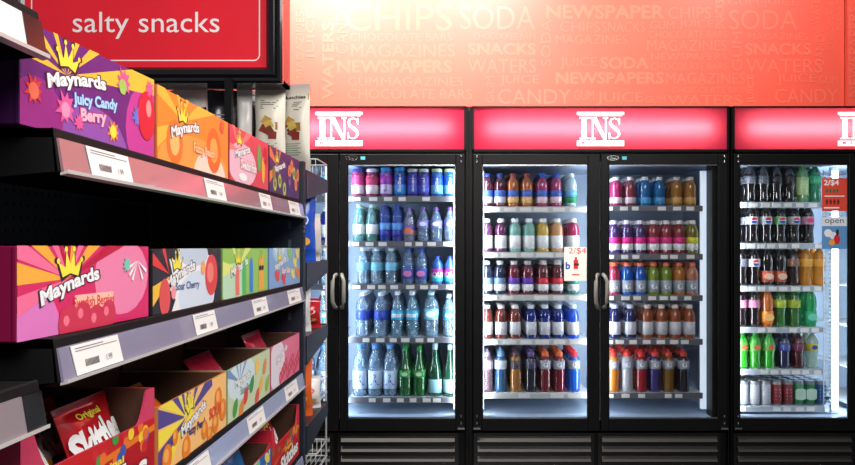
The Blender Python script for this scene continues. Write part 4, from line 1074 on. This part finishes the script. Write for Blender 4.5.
mb.box(xl+.01, xr-.01, SY+.075, SY+.085, zb_+.01, zt_-.01, FR)
mb.build('frame', sg)
mb = MB()
SR = mat('sign_red_face', (232, 34, 52), .25, noise=.12, nscale=5, coat=.3)
mb.box(il, ir, SY+.004, SY+.008, ib, it, SR)
a = Art(mb, (il, SY+.004, ib), (1, 0, 0), (0, 0, 1), ir-il, it-ib)
SW = mat('sign_white', (245, 240, 240), .4)
W = ir-il; Hh = it-ib; e0 = .018; r = .018; lw = .0032
def rr(e, r):
    pts = []
    for (cx_, cy_, a0) in ((W-e-r, e+r, -90), (W-e-r, Hh-e-r, 0), (e+r, Hh-e-r, 90), (e+r, e+r, 180)):
        for i in range(6):
            t = math.radians(a0+18*i); pts.append((cx_+r*math.cos(t), cy_+r*math.sin(t)))
    return pts
P0, P1 = rr(e0, r), rr(e0+lw, r-lw)
a.k += 1
for i in range(len(P0)):
    j = (i+1) % len(P0); mb.face([a.P(*P0[i]), a.P(*P0[j]), a.P(*P1[j]), a.P(*P1[i])], SW)
a.text('salty snacks', sx(72)-il, sz(38.5)-ib, (38.5-11.5)*SY/F, SW, .0, w=sx(219)-sx(72))
mb.build('sign_face', sg)

# chip bags on the endcap
SILV = mat('silver_foil', (216, 213, 208), .3, spec=.8)
CREAM = mat('cream_bag', (222, 216, 200), .35)
BLK = mat('black_foil', (26, 24, 28), .25, coat=.3)
def back_art(a, W, h):
    gr = col((150, 165, 140)); ink = col((120, 116, 110))
    for i in range(5): a.rect(W*.2, h*(.86-.028*i), W*(.8-.07*(i % 3)), h*(.872-.028*i), ink)
    a.k += 1
    for i in range(6): a.rect(W*.22, h*(.25-.032*i), W*(.78-.1*(i % 2)), h*(.262-.032*i), gr)
    for i, (u, v, c) in enumerate(((.34, .46, (150, 50, 36)), (.66, .5, (170, 120, 50)), (.5, .44, (120, 60, 40)), (.42, .58, (190, 150, 70)), (.62, .37, (140, 44, 36)), (.5, .52, (210, 180, 90)))):
        s = W*.2; t = .3+i*.5
        a.poly([(W*u+s*math.cos(t+q*PI/2), h*v+s*.9*math.sin(t+q*PI/2)) for q in range(4)], col(c))
def yel_art(a, W, h):
    back_art(a, W, h); a.rect(0, h*.90, W, h*.99, col((214, 190, 70))); a.text('Munchies', W*.5, h*.945, h*.05, INK, .02, w=W*.8, center=True)
b1 = bag_mesh(.092, .268, .045, CREAM, BLK, SILV, back_art, 11, .0012).data('snack_bag')
b2 = bag_mesh(.10, .262, .045, CREAM, BLK, SILV, yel_art, 12, .0012).data('snack_bag')
b3 = bag_mesh(.15, .26, .05, BLK, SILV, SILV, None, 13, .003).data('snack_bag')
b4 = bag_mesh(.16, .265, .05, SILV, BLK, SILV, lambda a, W, h: (grid_rect(a, W*.66, h*.05, W*.97, h*.8, BLK, 6), grid_rect(a, W*.1, h*.05, W*.22, h*.5, BLK, 6)), 14, .004).data('snack_bag')
b5 = bag_mesh(.09, .25, .05, BLK, SILV, BLK, lambda a, W, h: [a.rect(W*.2, h*(.15+.06*i), W*(.8-.1*(i % 3)), h*(.165+.06*i), col((140, 136, 130))) for i in range(11)], 15, .003).data('snack_bag')
ez = EZ[0]+.0005
ge = 'snack bags on the top endcap shelf'
bx = lambda x: px(x, 2.36)
place_bag('snack_bag', b1, (bx(272.5), 2.335, ez+.008), 0, 0, 'cream snack bag with a photo of snacks, under sign corner, second from right', ge)
place_bag('snack_bag', b2, (bx(296), 2.36, ez+.012), -.35, 0, 'cream snack bag with yellow top band, rightmost in the endcap row', ge)
place_bag('snack_bag', b3, (bx(257), 2.40, ez), .75, 0, 'black snack bag turned sideways behind the cream bag', ge)
place_bag('snack_bag', bag_mesh(.045, .262, .03, SILV, BLK, SILV, None, 21, .003).data('snack_bag'), (bx(247), 2.335, ez), .1, 0, 'narrow plain silver snack bag just right of the black post', ge)
place_bag('snack_bag', b5, (bx(226), 2.33, ez), .1, 0, 'black snack bag with rows of small print, just left of the post', ge)
place_bag('snack_bag', b4, (bx(196), 2.36, ez), -.05, 0, 'crumpled silver and black snack bag above the orange box', ge, roll=-.18)
# lower endcap shelves: bags poke past the bay end
BLUEF = mat('blue_chip_foil', (30, 80, 190), .25, coat=.4); WHF = mat('white_chip_foil', (226, 224, 222), .3, coat=.3); ORF = mat('orange_chip_foil', (224, 96, 34), .25, coat=.4)
def chip_art(c1, c2):
    def f(a, W, h):
        a.disc(W*.5, h*.6, W*.3, col(c1), h*.16); a.disc(W*.35, h*.28, W*.2, col(c2), h*.1); a.disc(W*.7, h*.22, W*.16, col((236, 170, 60)), h*.08); a.text('CHIPS', W*.5, h*.62, h*.1, WHITE, .04, center=True)
    return f
def chips(z, y, w, h, f, b, art_, seed, label, rz=.6, x=-.503):
    dt = bag_mesh(w, h, .06, f, b, f, art_, seed, .003, art_).data('chip_bag')
    place_bag('chip_bag', dt, (x, y, z+.0005), rz, 0, label, 'chip bags on the lower endcap shelves')
chips(EZ[1], 2.33, .17, .215, BLUEF, WHF, chip_art((230, 230, 235), (60, 160, 90)), 31, 'blue and white chip bag on the second endcap shelf')
chips(EZ[1], 2.47, .11, .15, SILV, SILV, None, 32, 'small silver bag at the front of second endcap shelf', 1.0, -.475)
chips(EZ[2], 2.30, .15, .15, WHF, FOILR, chip_art((200, 40, 40), (40, 60, 60)), 33, 'white and red chip bag on the third endcap shelf')
chips(EZ[2], 2.43, .13, .09, FOILR, WHF, chip_art((235, 225, 220), (200, 120, 40)), 35, 'small red chip bag lying forward on third endcap shelf', .5, -.49)
chips(EZ[3], 2.30, .16, .19, ORF, WHF, chip_art((235, 225, 220), (200, 40, 40)), 34, 'orange and white chip bag on the fourth endcap shelf')
chips(EZ[3], 2.43, .13, .10, WHF, ORF, chip_art((230, 110, 40), (60, 50, 40)), 36, 'small white chip bag lying forward on fourth endcap shelf', .5, -.49)

# wire basket rack between endcap and left cooler
rk = thing('wire_basket_rack', 'white wire basket rack in front of the left cooler, behind the endcap', 'rack', (-.78, 3.3, 0))
WIRE = mat('white_coated_wire', (214, 216, 218), .3)
RX0, RX1, RY0, RY1 = -1.0, px(317, 3.18), 3.18, 3.42
mb = MB()
for X in (RX0, RX1-.004):
    for Y in (RY1,): mb.tube([(X, Y, .02), (X, Y, pz(160, 3.18))], .004, WIRE, 6)
mb.tube([(RX0, RY0, .02), (RX0, RY1, .02), (RX1, RY1, .02), (RX1, RY0, .02)], .006, WIRE, 6, True)
mb.build('frame', rk)
for yy in (159, 246, 315, 386, 454):
    zt = pz(yy, RY0); zb = zt-.07
    mb = MB()
    for z in (zt, zb): mb.tube([(RX0, RY0, z), (RX1-.01, RY0, z), (RX1, RY0+.01, z), (RX1, RY1, z), (RX0, RY1, z)], .003, WIRE, 6, True)
    n = 22
    for i in range(n+1):
        X = RX0+(RX1-.006-RX0)*i/n; mb.tube([(X, RY0, zt), (X, RY0, zb), (X, RY1, zb), (X, RY1, zt)], .0014, WIRE, 5)
    mb.build('basket', rk)
# carton on the near bay top shelf
def art_plain(a, W, h): a.rect(W*.1, h*.2, W*.9, h*.35, col((200, 120, 60)))
carton(.45, .78, H+.241, .02, (150, 80, 40), (110, 60, 40), 'brown carton edge above the white price rail, top left corner', art_plain, L=.437)

# ================================================================== LIGHT
area('ceiling_panel_aisle', (1.1, 1.3, 2.9), (0, math.radians(38), 0), 1.2, 2.2, 62, (1, .96, .92))
area('fill_light_behind', (.3, -.6, 2.6), (math.radians(50), 0, 0), 1.6, .8, 60, (1, .95, .92))  # added fill behind the camera, brightens the sign, snack bags and cooler fronts
def spot(name, loc, tgt, e, size, blend=1., r=.08, color=(1, .93, .86)):
    l = bpy.data.lights.new(name, 'SPOT'); l.energy = e; l.spot_size = math.radians(size); l.spot_blend = blend; l.shadow_soft_size = r; l.color = color
    o = bpy.data.objects.new(name, l); C.objects.link(o); o.location = loc
    o.rotation_euler = (Vector(tgt)-Vector(loc)).to_track_quat('-Z', 'Y').to_euler(); return o
spot('wall_spot', (.15, 3.3, 3.9), (.15, WY, 2.65), 680, 120, color=(1, .94, .9))
spot('wall_spot', (-1.1, 3.3, 3.8), (-1.0, WY, 2.1), 720, 120)
spot('wall_spot', (2.1, 3.7, 3.7), (2.0, WY, 2.4), 130, 120)
w = bpy.data.worlds.new('world'); SC.world = w; w.use_nodes = True
w.node_tree.nodes['Background'].inputs[0].default_value = (.9, .93, 1, 1); w.node_tree.nodes['Background'].inputs[1].default_value = .14

# ================================================================== CAMERA
cd = bpy.data.cameras.new('camera'); cam = bpy.data.objects.new('camera', cd); C.objects.link(cam)
cam.location = (0, 0, H); cam.rotation_euler = (PI/2, 0, 0)
cd.sensor_width = 36; cd.sensor_fit = 'HORIZONTAL'; cd.lens = F/855*36
cd.shift_x = (427.5-460)/855; cd.shift_y = (247-232.5)/855; cd.clip_start = .02
SC.camera = cam
SC.view_settings.view_transform = 'Standard'; SC.view_settings.look = 'None'; SC.view_settings.gamma = 1; SC.view_settings.use_curve_mapping = False
SC.view_settings.exposure = 0.0
SC.cycles.max_bounces = 8; SC.cycles.transparent_max_bounces = 40; SC.cycles.diffuse_bounces = 3; SC.cycles.glossy_bounces = 3
SC.cycles.use_denoising = True; SC.cycles.sample_clamp_indirect = 4
